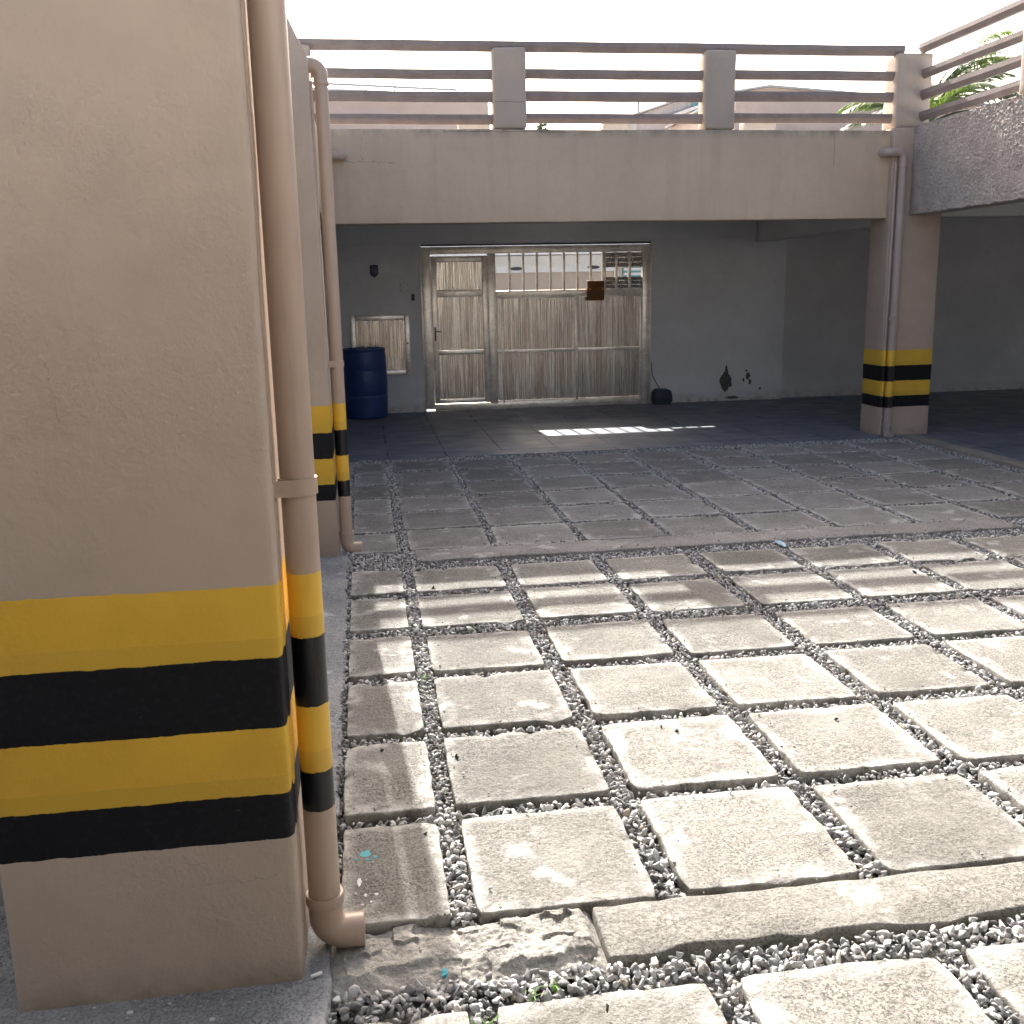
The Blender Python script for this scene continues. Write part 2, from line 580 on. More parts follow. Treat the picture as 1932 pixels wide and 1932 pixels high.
def alu_mat(name, warm=0.6, dark=1.0):
    t = NT(name, 0.42, 0.5, 0.85)
    x, y, z = t.xyz()
    st = t.noise(1.0, 5, 0.7, vec=t.scale(34, 34, 1.1))
    st2 = t.noise(1.0, 4, 0.6, vec=t.scale(90, 90, 2.5, (5, 0, 0)))
    a, b = (0.46 * dark, 0.425 * dark, 0.385 * dark), (1.0 * dark, 0.94 * dark, 0.86 * dark)
    c = t.mix(t.ramp(st, [(0.38, 0.0), (0.62, 1.0)]), a, b)
    br = t.ramp(t.noise(1.0, 5, 0.65, vec=t.scale(9, 9, 0.8, (2, 0, 3))), [(0.42, 0.0), (0.66, 1.0)])
    c = t.mix(t.math('MULTIPLY', br, 0.6), c, (0.40 * dark, 0.30 * dark, 0.225 * dark))
    sc_ = t.ramp(t.noise(1.0, 6, 0.75, vec=t.scale(60, 60, 3.0, (7, 0, 1))), [(0.60, 0.0), (0.70, 1.0)])
    c = t.mix(t.math('MULTIPLY', sc_, 0.7), c, (0.95 * dark, 0.90 * dark, 0.82 * dark))
    c = t.mix(t.math('MULTIPLY', t.ramp(st2, [(0.55, 0.0), (0.7, 1.0)]), 0.6), c, (0.10, 0.085, 0.07))
    c = t.mix(t.math('MULTIPLY', t.ramp(t.noise(3, 4), [(0.45, 0.0), (0.7, 1.0)]), 0.35 * warm), c, (0.62 * dark, 0.48 * dark, 0.36 * dark))
    t.color(c)
    t.rough(t.ramp(st, [(0.3, 0.34), (0.7, 0.20)]))
    return t.m


M['alu'] = alu_mat('weathered ribbed aluminium', 0.7, 0.92)
def frame_mat():
    t = NT('weathered aluminium frame', 0.33, 0.5, 0.6)
    f = t.noise(5, 6, 0.7)
    c = t.mix(t.ramp(f, [(0.32, 0.0), (0.66, 1.0)]), (0.60, 0.55, 0.48), (1.0, 0.94, 0.84))
    d = t.ramp(t.noise(38, 5, 0.7), [(0.56, 0.0), (0.68, 1.0)])
    t.color(t.mix(t.math('MULTIPLY', d, 0.55), c, (0.16, 0.13, 0.10)))
    return t.m


M['alu_frame'] = frame_mat()
M['steel_dark'] = simple('dark steel', (0.05, 0.05, 0.052), 0.5, 0.5, 0.3)
M['blue'] = simple('blue barrel plastic', (0.014, 0.045, 0.165), 0.42, 0.45, 0, 0.18, 5, 0.08, 30)
M['navy'] = simple('navy enamel', (0.012, 0.016, 0.045), 0.35, 0.5)
M['navy_line'] = simple('faded navy lettering', (0.07, 0.08, 0.13), 0.4, 0.4)
M['motor'] = simple('dusty dark blue motor cover', (0.022, 0.035, 0.055), 0.55, 0.4, 0, 0.25, 20)
M['rust'] = simple('rusty brown paint', (0.17, 0.065, 0.018), 0.6, 0.35, 0.1, 0.4, 25, 0.2)
M['orange'] = simple('orange bolt', (0.85, 0.33, 0.03), 0.4)
M['white'] = simple('white paint', (0.78, 0.78, 0.77), 0.6, 0.3, 0, 0.04)
M['teal'] = simple('teal shutter slat', (0.16, 0.38, 0.40), 0.5)
M['peach'] = plaster('peach house paint', base=(0.60, 0.475, 0.40), fine=0.3, coarse=0.3, streak=0.12, var=0.06)
M['house'] = plaster('beige house paint', base=(0.56, 0.46, 0.37), fine=0.3, coarse=0.3, var=0.04)
M['grey_bldg'] = plaster('streaked grey render', base=(0.46, 0.45, 0.44), fine=0.4, coarse=0.3, streak=0.75, var=0.10)
M['coping'] = simple('grey roof edge', (0.50, 0.50, 0.51), 0.8, 0.2)
M['peel'] = simple('bare dark render under peeled paint', (0.10, 0.095, 0.095), 0.95, 0.1, 0, 0.3, 40, 0.5, 60)
M['cyan'] = simple('dried cyan paint', (0.05, 0.28, 0.34), 0.7)
M['splash_white'] = simple('dried white paint', (0.62, 0.62, 0.61), 0.8)
M['strip'] = slab_mat('kerb strip concrete', (0.25, 0.24, 0.215), (0.355, 0.342, 0.31), (0.55, 0.54, 0.50), 0.9)
M['kerb_paint'] = slab_mat('kerb concrete', (0.24, 0.22, 0.19), (0.33, 0.30, 0.26), (0.40, 0.38, 0.34), 0.3)
M['pebble'] = simple('dark pebble', (0.05, 0.045, 0.04), 0.85, 0.2, 0, 0.3, 60)
M['tape'] = simple('pale blue plastic scrap', (0.25, 0.42, 0.55), 0.4)


def leaf_mat(name, a, b):
    t = NT(name, 0.5, 0.4)
    f = t.noise(2.2, 3)
    t.color(t.mix(t.ramp(f, [(0.35, 0.0), (0.65, 1.0)]), a, b))
    tr = t.new('ShaderNodeBsdfTranslucent')
    tr.inputs[0].default_value = (b[0] * 1.6, b[1] * 1.7, b[2] * 0.9, 1)
    mx = t.new('ShaderNodeMixShader')
    mx.inputs[0].default_value = 0.22
    t.l.new(t.b.outputs[0], mx.inputs[1])
    t.l.new(tr.outputs[0], mx.inputs[2])
    t.l.new(mx.outputs[0], t.n['Material Output'].inputs['Surface'])
    return t.m


M['palm'] = leaf_mat('palm leaf', (0.055, 0.10, 0.045), (0.17, 0.24, 0.075))
M['palm_dry'] = leaf_mat('palm leaf grey green', (0.07, 0.10, 0.09), (0.14, 0.17, 0.14))
M['trunk'] = simple('palm trunk', (0.16, 0.13, 0.10), 0.9, 0.1, 0, 0.3, 8, 0.5, 20)
M['weed'] = leaf_mat('weed blade', (0.08, 0.17, 0.03), (0.17, 0.32, 0.05))
M['bush'] = leaf_mat('bush leaf', (0.03, 0.06, 0.03), (0.06, 0.10, 0.04))


# ------------------------------------------------------------------ setting: ground, floor, street
def struct(mb, name, mat, **k):
    return setp(mb.build(name, mat, **k), kind='structure')


g = MB(); g.add([(-400, -400, -0.075), (400, -400, -0.075), (400, 400, -0.075), (-400, 400, -0.075)], [(0, 1, 2, 3)])
struct(g, 'ground', M['ground'])
f = MB(); f.box(-6.0, 16.0, 10.30, 14.62, -0.07, 0.0)
struct(f, 'painted_floor', M['floor'])
f = MB(); f.box(6.04, 16.0, -6.0, 10.298, -0.07, 0.0)
struct(f, 'side_floor', M['floor'])
f = MB(); f.box(-60, 70, 14.9, 27.5, -0.068, -0.06)
struct(f, 'street', M['road'])


def apron_noise(p):
    if p.z > -0.01:
        p.z += 0.006 * mnoise.noise(p * 3.0) + 0.003 * mnoise.noise(p * 14.0)
        if p.x > -0.26 and p.y > 2.3:
            p.z += -0.012 + 0.012 * mnoise.noise(p * 22.0) + 0.008 * mnoise.noise(p * 47.0)
    if p.x > -0.2:
        p.x += 0.02 * mnoise.noise(p * 5.0) + 0.010 * mnoise.noise(p * 19.0)
    return p


MBA = MB()
MBA.add(*rough_box(-3.5, -0.158, -1.0, 10.29, -0.06, 0.006, r=0.012, res=0.045, zres=0.05, amp=0.0, extra=apron_noise))
apron = struct(MBA, 'concrete_apron', M['apron'], smooth=True, angle=50)

# kerb along the right wing
mb = MB(); mb.add(*rough_box(5.86, 6.035, -2.0, 10.27, -0.07, 0.03, r=0.012, res=0.12, zres=0.05, amp=0.006, freq=4))
struct(mb, 'side_kerb', M['kerb_paint'], smooth=True, angle=50)

# ------------------------------------------------------------------ paving slabs
SLABS = []      # rectangles, for the gravel to keep clear of
PITCH_X = 0.611


def col_x(i, field):
    """i = 1 is the narrow column by the pillars"""
    if i == 1:
        return -0.140, 0.162
    a = 0.236 + (i - 2) * PITCH_X
    w = 0.525 if field == 'A' else 0.555
    return a, a + w


def make_slab(x0, x1, y0, y1, zt, mat, label, seed, thick=0.055, group=None, chip=1.0):
    cx, cyy = (x0 + x1) / 2, (y0 + y1) / 2
    tilt = (random.uniform(-1, 1) * 0.010, random.uniform(-1, 1) * 0.010)

    def extra(p):
        e = min(p.x - x0, x1 - p.x, p.y - y0, y1 - p.y)
        c = min(max(abs(p.x - cx) / (x1 - x0) * 2, 0), 1) * min(max(abs(p.y - cyy) / (y1 - y0) * 2, 0), 1)
        s = Vector((seed, 3.1 * seed, 0))
        if e < 0.03:
            k = chip * (0.0065 * mnoise.noise((p + s) * 17.0) + 0.0045 * mnoise.noise((p + s) * 47.0))
            d = Vector((p.x - cx, p.y - cyy, 0))
            if d.length > 0:
                p = p + d.normalized() * k
            bite = mnoise.noise((p + s) * 9.0)
            if bite > 0.30 and p.z > zt - 0.03:
                p.z -= (bite - 0.30) * 0.05 * chip
        if c > 0.80:      # worn round corners
            f_ = (c - 0.80) / 0.20
            p.x += (cx - p.x) * 0.022 * f_ * f_
            p.y += (cyy - p.y) * 0.022 * f_ * f_
        p.z += 0.0022 * mnoise.noise((p + s) * 8.0) + tilt[0] * (p.x - cx) + tilt[1] * (p.y - cyy)
        return p
    V, F = rough_box(x0, x1, y0, y1, zt - thick, zt, r=0.007, res=0.036, zres=0.03, amp=0.0, extra=extra)
    e = bpy.data.objects.new('paving_slab', None)
    mb = MB(); mb.v = [(a - cx, b - cyy, c - zt) for a, b, c in V]; mb.f = F
    o = mb.build('paving_slab', mat, smooth=True, angle=55)
    o.location = (cx, cyy, zt)
    hx, hy = (x1 - x0) / 2, (y1 - y0) / 2
    wear = []
    for vv in o.data.vertices:
        e_ = min(hx - abs(vv.co.x), hy - abs(vv.co.y))
        q_ = Vector((vv.co.x + seed, vv.co.y, 0))
        lim = 0.045 + 0.055 * mnoise.noise(q_ * 4.0)
        wear.append(max(0.0, min(1.0, (lim - e_) / 0.035)))
    side_shade = [max(0.0, min(1.0, (-vv.co.z - 0.004 + 0.006 * mnoise.noise(Vector((vv.co.x + seed, vv.co.y, vv.co.z)) * 25)) / 0.008)) for vv in o.data.vertices]  # painted gap shade: mask darkening slab sides just below the top edge
    as_ = o.data.attributes.new('side_shade', 'FLOAT', 'POINT')
    as_.data.foreach_set('value', side_shade)
    at_ = o.data.attributes.new('wear', 'FLOAT', 'POINT')
    at_.data.foreach_set('value', wear)
    bpy.data.objects.remove(e)
    setp(o, label, 'paving slab', group, kind='thing')
    SLABS.append((x0, x1, y0, y1))
    return o


ROWS_A = [(2.462, 2.985), (3.065, 3.585), (3.680, 4.208), (4.300, 4.790), (4.935, 5.475), (5.560, 6.030)]
ROWS_B = [(6.515, 7.060), (7.100, 7.680), (7.725, 8.275), (8.315, 8.880), (8.925, 9.525), (9.570, 10.060)]
slab_at = {}
for ri, (a, b) in enumerate(ROWS_A, 1):
    for ci in range(1, 11):
        x0, x1 = col_x(ci, 'A')
        if x1 > 5.84: continue
        if x0 > 0.62 * a + 2.3: continue
        dj = [random.uniform(-0.008, 0.008) for _ in range(4)]
        if ci == 1: dj = [0, 0, dj[2], dj[3]]
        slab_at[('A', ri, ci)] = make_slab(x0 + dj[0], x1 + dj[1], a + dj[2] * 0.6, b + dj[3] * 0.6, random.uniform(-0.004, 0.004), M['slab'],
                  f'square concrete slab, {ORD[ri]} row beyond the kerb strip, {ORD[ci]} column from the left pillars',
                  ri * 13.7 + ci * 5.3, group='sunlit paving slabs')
for ri, (a, b) in enumerate(ROWS_B, 1):
    for ci in range(1, 11):
        x0, x1 = col_x(ci, 'B')
        if ci == 10: x1 = 5.70
        if x1 > 5.84: continue
        rr = len(ROWS_B) + 1 - ri
        dj = [random.uniform(-0.008, 0.008) for _ in range(4)]
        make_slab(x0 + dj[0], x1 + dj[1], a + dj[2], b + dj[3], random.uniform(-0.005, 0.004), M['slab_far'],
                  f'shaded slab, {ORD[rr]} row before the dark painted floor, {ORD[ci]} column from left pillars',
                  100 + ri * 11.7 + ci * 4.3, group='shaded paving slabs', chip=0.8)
# the lower course in front of the kerb strip
for ci in range(1, 5):
    x0, x1 = col_x(ci, 'A')
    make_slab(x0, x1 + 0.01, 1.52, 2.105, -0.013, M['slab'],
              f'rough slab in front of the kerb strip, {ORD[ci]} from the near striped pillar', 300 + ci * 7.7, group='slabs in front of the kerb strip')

# kerb strip across the front and the flush strip between the two slab fields
def strip_extra(seed, y0, y1, ztop):
    def ex(p):
        s = Vector((seed, 0, 0))
        if p.y < y0 + 0.03:
            p.y += 0.014 * mnoise.noise((p + s) * 7) + 0.008 * mnoise.noise((p + s) * 31)
        if p.y > y1 - 0.03:
            p.y += 0.008 * mnoise.noise((p + s) * 9) + 0.005 * mnoise.noise((p + s) * 33)
        p.z += 0.004 * mnoise.noise((p + s) * 5)
        b = mnoise.noise((p + s) * 6)
        if p.y < y0 + 0.05 and b > 0.25:
            p.z -= 0.05 * (b - 0.25)
        return p
    return ex


mb = MB(); mb.add(*rough_box(0.552, 5.85, 2.232, 2.440, -0.07, -0.003, r=0.010, res=0.045, zres=0.03, amp=0.0, extra=strip_extra(3, 2.232, 2.440, 0)))
struct(mb, 'kerb_strip', M['strip'], smooth=True, angle=55)
SLABS.append((0.552, 5.85, 2.225, 2.445))
mb = MB(); mb.add(*rough_box(0.27, 4.47, 6.225, 6.500, -0.07, 0.003, r=0.012, res=0.05, zres=0.03, amp=0.0, extra=strip_extra(9, 6.225, 6.500, 0)))
struct(mb, 'middle_strip', M['slab_far'], smooth=True, angle=55)
SLABS.append((0.27, 4.47, 6.22, 6.505))

# crumbled mortar where the kerb strip has broken away
nx, ny = 190, 76
V, F = [], []
for j in range(ny + 1):
    for i in range(nx + 1):
        x = -0.20 + 0.752 * i / nx
        y = 2.205 + 0.275 * j / ny + 0.02 * mnoise.noise(Vector((x * 6, 1.3, 0)))
        p = Vector((x, y, 0))
        e = min(i / nx * 10, (nx - i) / nx * 22, j / ny * 5, (ny - j) / ny * 7, 1.0)
        h = 0.012 * mnoise.fractal(p * 7, 1.0, 2.0, 5) + 0.016 * (abs(mnoise.noise(p * 11)) - 0.2) + 0.008 * mnoise.noise(p * 31) + 0.006 * mnoise.noise(p * 75) + 0.012 * (mnoise.cell(Vector((p.x * 17 + 0.6 * mnoise.noise(p * 20), p.y * 23 + 0.6 * mnoise.noise(p * 21 + Vector((4, 0, 0))), 0))) - 0.5)
        ridge = mnoise.noise(p * Vector((4, 9, 1)) if False else Vector((p.x * 4, p.y * 10, 2.0)))
        if ridge > 0.12: h -= min(0.03, (ridge - 0.12) * 0.14)
        V.append((x, y, -0.045 + e * (0.038 + 0.60 * h)))
for j in range(ny):
    for i in range(nx):
        a = j * (nx + 1) + i
        F.append((a, a + 1, a + nx + 2, a + nx + 1))
mb = MB(); mb.add(V, F)
struct(mb, 'broken_kerb', M['mortar'], smooth=True, angle=40)
SLABS.append((-0.20, 0.55, 2.235, 2.45))

# ------------------------------------------------------------------ gravel (one heap of stones nobody could count)
def scatter(x0, x1, y0, y1, step, keep, prob=1.0):
    X, Y = np.meshgrid(np.arange(x0, x1, step), np.arange(y0, y1, step))
    P = np.stack([X.ravel(), Y.ravel()], 1)
    P += rng.uniform(-0.45, 0.45, P.shape) * step
    if prob < 1: P = P[rng.random(len(P)) < prob]
    return P[keep(P)]


def keep_fn(pad):
    R = np.array(SLABS)

    def k(P):
        ok = np.ones(len(P), bool)
        for (a, b, c, d) in R:
            ok &= ~((P[:, 0] > a - pad) & (P[:, 0] < b + pad) & (P[:, 1] > c - pad - (0.012 if c < 6.3 else 0.004)) & (P[:, 1] < d + pad))
        ok &= P[:, 0] > -0.17
        ok &= P[:, 0] < 0.62 * P[:, 1] + 2.2
        return ok
    return k


def chip(seed):
    r_ = np.random.default_rng(seed)
    bm = bmesh.new()
    for _ in range(int(r_.integers(9, 14))):
        d = r_.normal(size=3); d /= np.linalg.norm(d)
        bm.verts.new(tuple(d * r_.uniform(0.82, 1.12)))
    res = bmesh.ops.convex_hull(bm, input=bm.verts)
    bmesh.ops.delete(bm, geom=[g_ for g_ in res['geom_interior'] if isinstance(g_, bmesh.types.BMVert)], context='VERTS')
    bmesh.ops.recalc_face_normals(bm, faces=bm.faces)
    ed = list(bm.edges)
    bmesh.ops.bevel(bm, geom=ed, offset=0.07, segments=1, affect='EDGES')
    bmesh.ops.triangulate(bm, faces=bm.faces)
    bm.verts.index_update()
    v = np.array([p.co[:] for p in bm.verts]); fc = np.array([[q.index for q in p.verts] for p in bm.faces])
    bm.free()
    return v, fc


CHIPS = [chip(k) for k in range(14)]


def stones(P, zc, smin, smax, level):
    n = len(P)
    zc = zc if np.ndim(zc) else np.full(n, zc)
    kind = rng.integers(0, len(CHIPS), n)
    oV, oF, oT, off_ = [], [], [], 0
    for k, (base, fc) in enumerate(CHIPS):
        ix = np.where(kind == k)[0]
        m_ = len(ix)
        if not m_: continue
        s_ = (smin + (smax - smin) * rng.beta(1.3, 1.7, (m_, 1))) * np.stack([rng.uniform(0.9, 1.5, m_), rng.uniform(0.7, 1.05, m_), rng.uniform(0.5, 0.85, m_)], 1)
        V = base[None] * s_[:, None, :]
        q = rng.normal(size=(m_, 4)); q[:, 1:3] *= 0.45; q /= np.linalg.norm(q, axis=1, keepdims=True)
        w, x, y, z = q.T
        Rm = np.stack([1 - 2 * (y * y + z * z), 2 * (x * y - z * w), 2 * (x * z + y * w), 2 * (x * y + z * w), 1 - 2 * (x * x + z * z), 2 * (y * z - x * w),
                       2 * (x * z - y * w), 2 * (y * z + x * w), 1 - 2 * (x * x + y * y)], 1).reshape(m_, 3, 3)
        V = np.einsum('nij,nkj->nki', Rm, V) + np.column_stack([P[ix], zc[ix]])[:, None, :]
        oV.append(V.reshape(-1, 3)); oF.append((fc[None] + (np.arange(m_) * len(base))[:, None, None]).reshape(-1, 3) + off_)
        oT.append(np.repeat(np.clip(rng.beta(0.95, 1.0, m_), 0, 1), len(base)))
        off_ += m_ * len(base)
    if not oV: return np.zeros((0, 3)), np.zeros((0, 3), int), np.zeros(0)
    return np.concatenate(oV), np.concatenate(oF), np.concatenate(oT)


def hz(P, lo, hi):
    return np.array([lo + (hi - lo) * (0.5 + 0.5 * mnoise.noise(Vector((p[0] * 3, p[1] * 3, 0)))) for p in P]) + rng.uniform(-0.006, 0.008, len(P))


allV, allF, allT, off = [], [], [], 0
jobs = [  # x0, x1, y0, y1, step, pad, z range, sizes, level
    (-0.20, 4.2, 1.50, 2.26, 0.0185, 0.004, (-0.034, -0.020), (0.0080, 0.0165), 1),
    (-0.20, 4.2, 1.50, 2.26, 0.026, 0.010, (-0.020, -0.006), (0.009, 0.019), 1),
    (-0.20, 4.2, 2.26, 3.05, 0.0185, 0.004, (-0.044, -0.026), (0.0080, 0.0165), 1),
    (-0.20, 4.2, 2.26, 3.05, 0.026, 0.010, (-0.028, -0.012), (0.009, 0.019), 1),
    (-0.17, 5.0, 3.05, 4.30, 0.0185, 0.004, (-0.038, -0.020), (0.0080, 0.0150), 1),
    (-0.17, 5.0, 3.05, 4.30, 0.030, 0.010, (-0.024, -0.010), (0.009, 0.016), 1),
    (-0.17, 5.86, 4.30, 6.52, 0.0175, 0.003, (-0.026, -0.008), (0.0085, 0.0150), 1),
    (-0.17, 5.86, 6.52, 10.30, 0.0175, 0.000, (-0.018, -0.004), (0.0085, 0.0135), 1),
    (-0.10, 4.6, 2.46, 6.05, 0.055, -0.055, (0.003, 0.006), (0.0035, 0.0075), 1),
    (-0.168, -0.145, 2.46, 6.3, 0.022, -0.5, (-0.010, 0.004), (0.0060, 0.0120), 1),
    # stray stones lying on the strips by the joints
    (0.20, 4.8, 6.18, 6.55, 0.05, -0.06, (0.004, 0.010), (0.006, 0.011), 1),
]
for (x0, x1, y0, y1, st, pad, zr, sz, lv) in jobs:
    P = scatter(x0, x1, y0, y1, st, keep_fn(pad))
    if pad < 0: P = P[rng.random(len(P)) < 0.35]
    v, fcs, tn = stones(P, hz(P, *zr), sz[0], sz[1], lv)
    allV.append(v); allF.append(fcs + off); allT.append(tn); off += len(v)
V = np.concatenate(allV); F = np.concatenate(allF); T = np.concatenate(allT)
me = bpy.data.meshes.new('gravel')
me.vertices.add(len(V)); me.vertices.foreach_set('co', V.astype(np.float32).ravel())
me.loops.add(len(F) * 3); me.loops.foreach_set('vertex_index', F.astype(np.int32).ravel())
me.polygons.add(len(F)); me.polygons.foreach_set('loop_start', (np.arange(len(F)) * 3).astype(np.int32))
me.update(calc_edges=True)
at = me.attributes.new('tone', 'FLOAT', 'POINT'); at.data.foreach_set('value', T.astype(np.float32))
me.materials.append(M['stone'])
gv = bpy.data.objects.new('gravel', me); COL.objects.link(gv)
setp(gv, 'grey crushed stone filling the joints between the paving slabs', 'gravel', kind='stuff')

# ------------------------------------------------------------------ pillars
def pillar1_extra(p):
    # uneven foot, slightly rotated front
    if p.z < 0.04:
        p.z += 0.012 * mnoise.noise(Vector((p.x * 5, p.y * 5, 0)))
    return p


mb = MB(); mb.add(*rough_box(-0.905, -0.226, 2.250, 2.720, -0.03, 4.6, r=0.020, res=0.05, zres=0.06, amp=0.0035, freq=3.2, shear=(0.004, 0), amp2=0.0012, freq2=13, extra=pillar1_extra))
o = mb.build('pillar', M['pillar1'], smooth=True, angle=60)
setp(o, 'big beige plastered pillar nearest the camera, with wide yellow and black bands', 'pillar', 'striped pillars', kind='thing')

mb = MB(); mb.prism([(-0.86, -0.03), (-0.222, -0.03), (-0.241, 3.06), (-0.292, 3.157), (-0.352, 3.293), (-0.46, 3.53), (-0.86, 4.35)], 'y', 6.45, 6.92)
o = mb.build('pillar', M['pillar2'], bevel=0.012, angle=60)
setp(o, 'narrow-looking beige pillar with striped base and slanted top, behind the near pillar', 'pillar', 'striped pillars', kind='thing')

mb = MB(); mb.add(*rough_box(5.672, 6.275, 10.48, 10.90, -0.03, 3.275, r=0.014, res=0.08, zres=0.09, amp=0.003, freq=3, shear=(-0.006, 0)))
o = mb.build('pillar', M['pillar3'], smooth=True, angle=60)
setp(o, 'far right corner pillar with yellow and black bands under the rough beam', 'pillar', 'striped pillars', kind='thing')

# ------------------------------------------------------------------ beams, decks and walls
mb = MB(); mb.add(*rough_box(-3.2, 5.668, 10.55, 10.80, 2.357, 3.258, r=0.012, res=0.11, zres=0.075, amp=0.004, freq=1.6, amp2=0.0015, freq2=9))
o = mb.build('parapet_beam', M['fascia'], smooth=True, angle=60)
setp(o, 'smooth long beige beam spanning the far side above the gate', 'beam', kind='thing')

# rough splatter beam of the right wing, displaced bumps
def splat_grid(y0, y1, step, x, zlo, zhi):
    ys = np.arange(y0, y1 + 1e-6, step); zs = np.linspace(zlo, zhi, max(2, int((zhi - zlo) / step)))
    V = []
    for z in zs:
        for y in ys:
            p = Vector((0.0, y, z))
            b = max(0.0, mnoise.noise(p * 34)) * 0.014 + max(0.0, mnoise.noise(p * 75 + Vector((7, 0, 0)))) * 0.016 + 0.004 * mnoise.noise(p * 3)
            ed = 0.010 * mnoise.noise(Vector((y * 9, 0, 5))) + 0.006 * mnoise.noise(Vector((y * 30, 0, 5)))
            k = (z - zlo) / (zhi - zlo)
            V.append((x - b, y, z + (ed if (k < 0.02 or k > 0.98) else 0)))
    n = len(ys)
    F = [(j * n + i, j * n + i + 1, (j + 1) * n + i + 1, (j + 1) * n + i) for j in range(len(zs) - 1) for i in range(n - 1)]
    return V, F, n, len(zs)


mb = MB()
for (ya, yb, st) in ((7.4, 10.50, 0.0095), (-4.0, 7.4, 0.05)):
    V, F, n, mz = splat_grid(ya, yb, st, 5.885, 2.387, 3.285)
    base = len(mb.v)
    mb.add(V, F)
    # close the body: back, top, bottom
    top = [(base + (mz - 1) * n + i) for i in range(n)]; bot = [base + i for i in range(n)]
    b0 = len(mb.v)
    mb.v += [(6.14, mb.v[i][1], 3.285) for i in top]; mb.v += [(6.14, mb.v[i][1], 2.387) for i in bot]
    for i in range(n - 1):
        mb.f.append((top[i], top[i + 1], b0 + i + 1, b0 + i))
        mb.f.append((bot[i + 1], bot[i], b0 + n + i, b0 + n + i + 1))
        mb.f.append((b0 + i, b0 + i + 1, b0 + n + i + 1, b0 + n + i))
    mb.f.append(tuple([base + j * n + n - 1 for j in range(mz)] + [b0 + n - 1, b0 + 2 * n - 1]))
    mb.f.append(tuple([base + j * n for j in range(mz - 1, -1, -1)] + [b0 + n, b0]))
o = mb.build('parapet_beam', M['splatter'], smooth=True, angle=80)
setp(o, 'rough splatter-rendered pinkish grey beam of the right wing', 'beam', kind='thing')

mb = MB(); mb.add(*rough_box(-0.62, -0.30, 6.93, 10.545, 2.36, 3.10, r=0.012, res=0.15, amp=0.003))
o = mb.build('parapet_beam', M['fascia'], smooth=True, angle=60)
setp(o, 'beige side beam of the left wing, hidden behind the striped left pillars', 'beam', kind='thing')

# decks (roofs of the covered parking; the last is an added light blocker)
mb = MB(); mb.box(-3.2, 16.0, 10.81, 14.85, 2.72, 2.92)
o = mb.build('deck_slab', M['soffit'])
setp(o, 'concrete deck roofing the dark parking bay in front of the gate', 'deck', kind='structure')
mb = MB(); mb.box(6.15, 16.0, -6.0, 10.80, 2.72, 2.92)
o = mb.build('deck_slab', M['soffit'])
setp(o, 'concrete deck roofing the right parking wing', 'deck', kind='structure')
mb = MB(); mb.box(-6.5, -0.64, 2.6, 10.8, 2.72, 2.92)
o = mb.build('deck_slab', M['soffit'])
setp(o, 'concrete deck roofing the left wing behind the striped pillars', 'deck', kind='structure')
mb = MB(); mb.box(-6.5, 6.1, -6.0, 1.0, 2.50, 3.2)  # unseen deck added behind the camera to cut sky light on the near pillar
o = mb.build('deck_slab', M['soffit'])  # added unseen light blocker, shares the deck name
setp(o, 'added unseen deck behind the viewer that cuts sky light', 'deck', kind='structure')

mb = MB(); mb.add(*rough_box(5.72, 6.0, 10.91, 14.38, 2.295, 2.715, r=0.010, res=0.2, amp=0.002))
o = mb.build('cross_beam', M['soffit'], smooth=True, angle=60)
setp(o, 'grey beam running from the far right pillar back to the wall', 'beam', kind='thing')
mb = MB(); mb.add(*rough_box(6.29, 15.9, 10.56, 10.79, 2.37, 2.715, r=0.010, res=0.3, amp=0.002))
o = mb.build('cross_beam', M['soffit'], smooth=True, angle=60)
setp(o, 'grey beam in the dark right wing, level with the far right pillar', 'beam', kind='thing')

# back wall with the gate opening X 0.84..4.165
wall = thing('back_wall', 'shaded back wall around the metal gate, peeling near its foot', 'wall', (2.5, 14.4, 0))
wall['kind'] = 'thing'
mb = MB()
mb.box(-3.2, 0.838, 14.40, 14.60, -0.05, 2.70)
mb.box(4.168, 6.200, 14.40, 14.60, -0.05, 2.70)
mb.box(0.838, 4.168, 14.40, 14.60, 2.325, 2.70)
mb.build('wall', M['wall'], wall)
mb = MB(); mb.box(-3.2, 5.715, 14.345, 14.397, 2.352, 2.715)
mb.build('lintel', M['wall'], wall, bevel=0.004)
mb = MB(); mb.box(0.80, 4.20, 14.603, 14.86, 2.318, 2.716)  # unseen overhang added outside, sized to trim the sun patch below the gate
mb.build('added_overhang', M['soffit'], wall)


def blotch(cx, cz, w, h, y, n=26, seed=0.0, th=0.006, taper=0.0):
    pts = []
    for k in range(n):
        a = 2 * math.pi * k / n
        r = 1 + 0.45 * mnoise.noise(Vector((math.cos(a) * 1.3 + seed, math.sin(a) * 1.3, seed))) + 0.22 * mnoise.noise(Vector((math.cos(a) * 4 + seed, math.sin(a) * 4, seed)))
        x = math.cos(a) * w / 2 * r * (1 - taper * max(0, math.sin(a)))
        pts.append((cx + x, cz + math.sin(a) * h / 2 * r))
    return MB().prism(pts, 'y', y - th, y + 0.004)


for (cx, cz, w, h, sd, tp) in ((5.33, 0.325, 0.19, 0.34, 1.2, 0.6), (5.665, 0.36, 0.07, 0.09, 5.1, 0), (5.70, 0.27, 0.05, 0.08, 7.7, 0), (5.64, 0.44, 0.04, 0.03, 3.3, 0),
                               (5.86, 0.17, 0.03, 0.05, 8.8, 0), (5.43, 0.045, 0.20, 0.04, 2.2, 0), (5.60, 0.30, 0.03, 0.05, 4.4, 0)):
    blotch(cx, cz, w, h, 14.40, seed=sd, taper=tp, th=0.003).build('peeled_patch', M['peel'], wall)
mb = MB(); mb.box(0.27, 0.815, 14.372, 14.399, -0.04, 0.205)
mb.build('base_patch', M['wall'], wall, bevel=0.003)

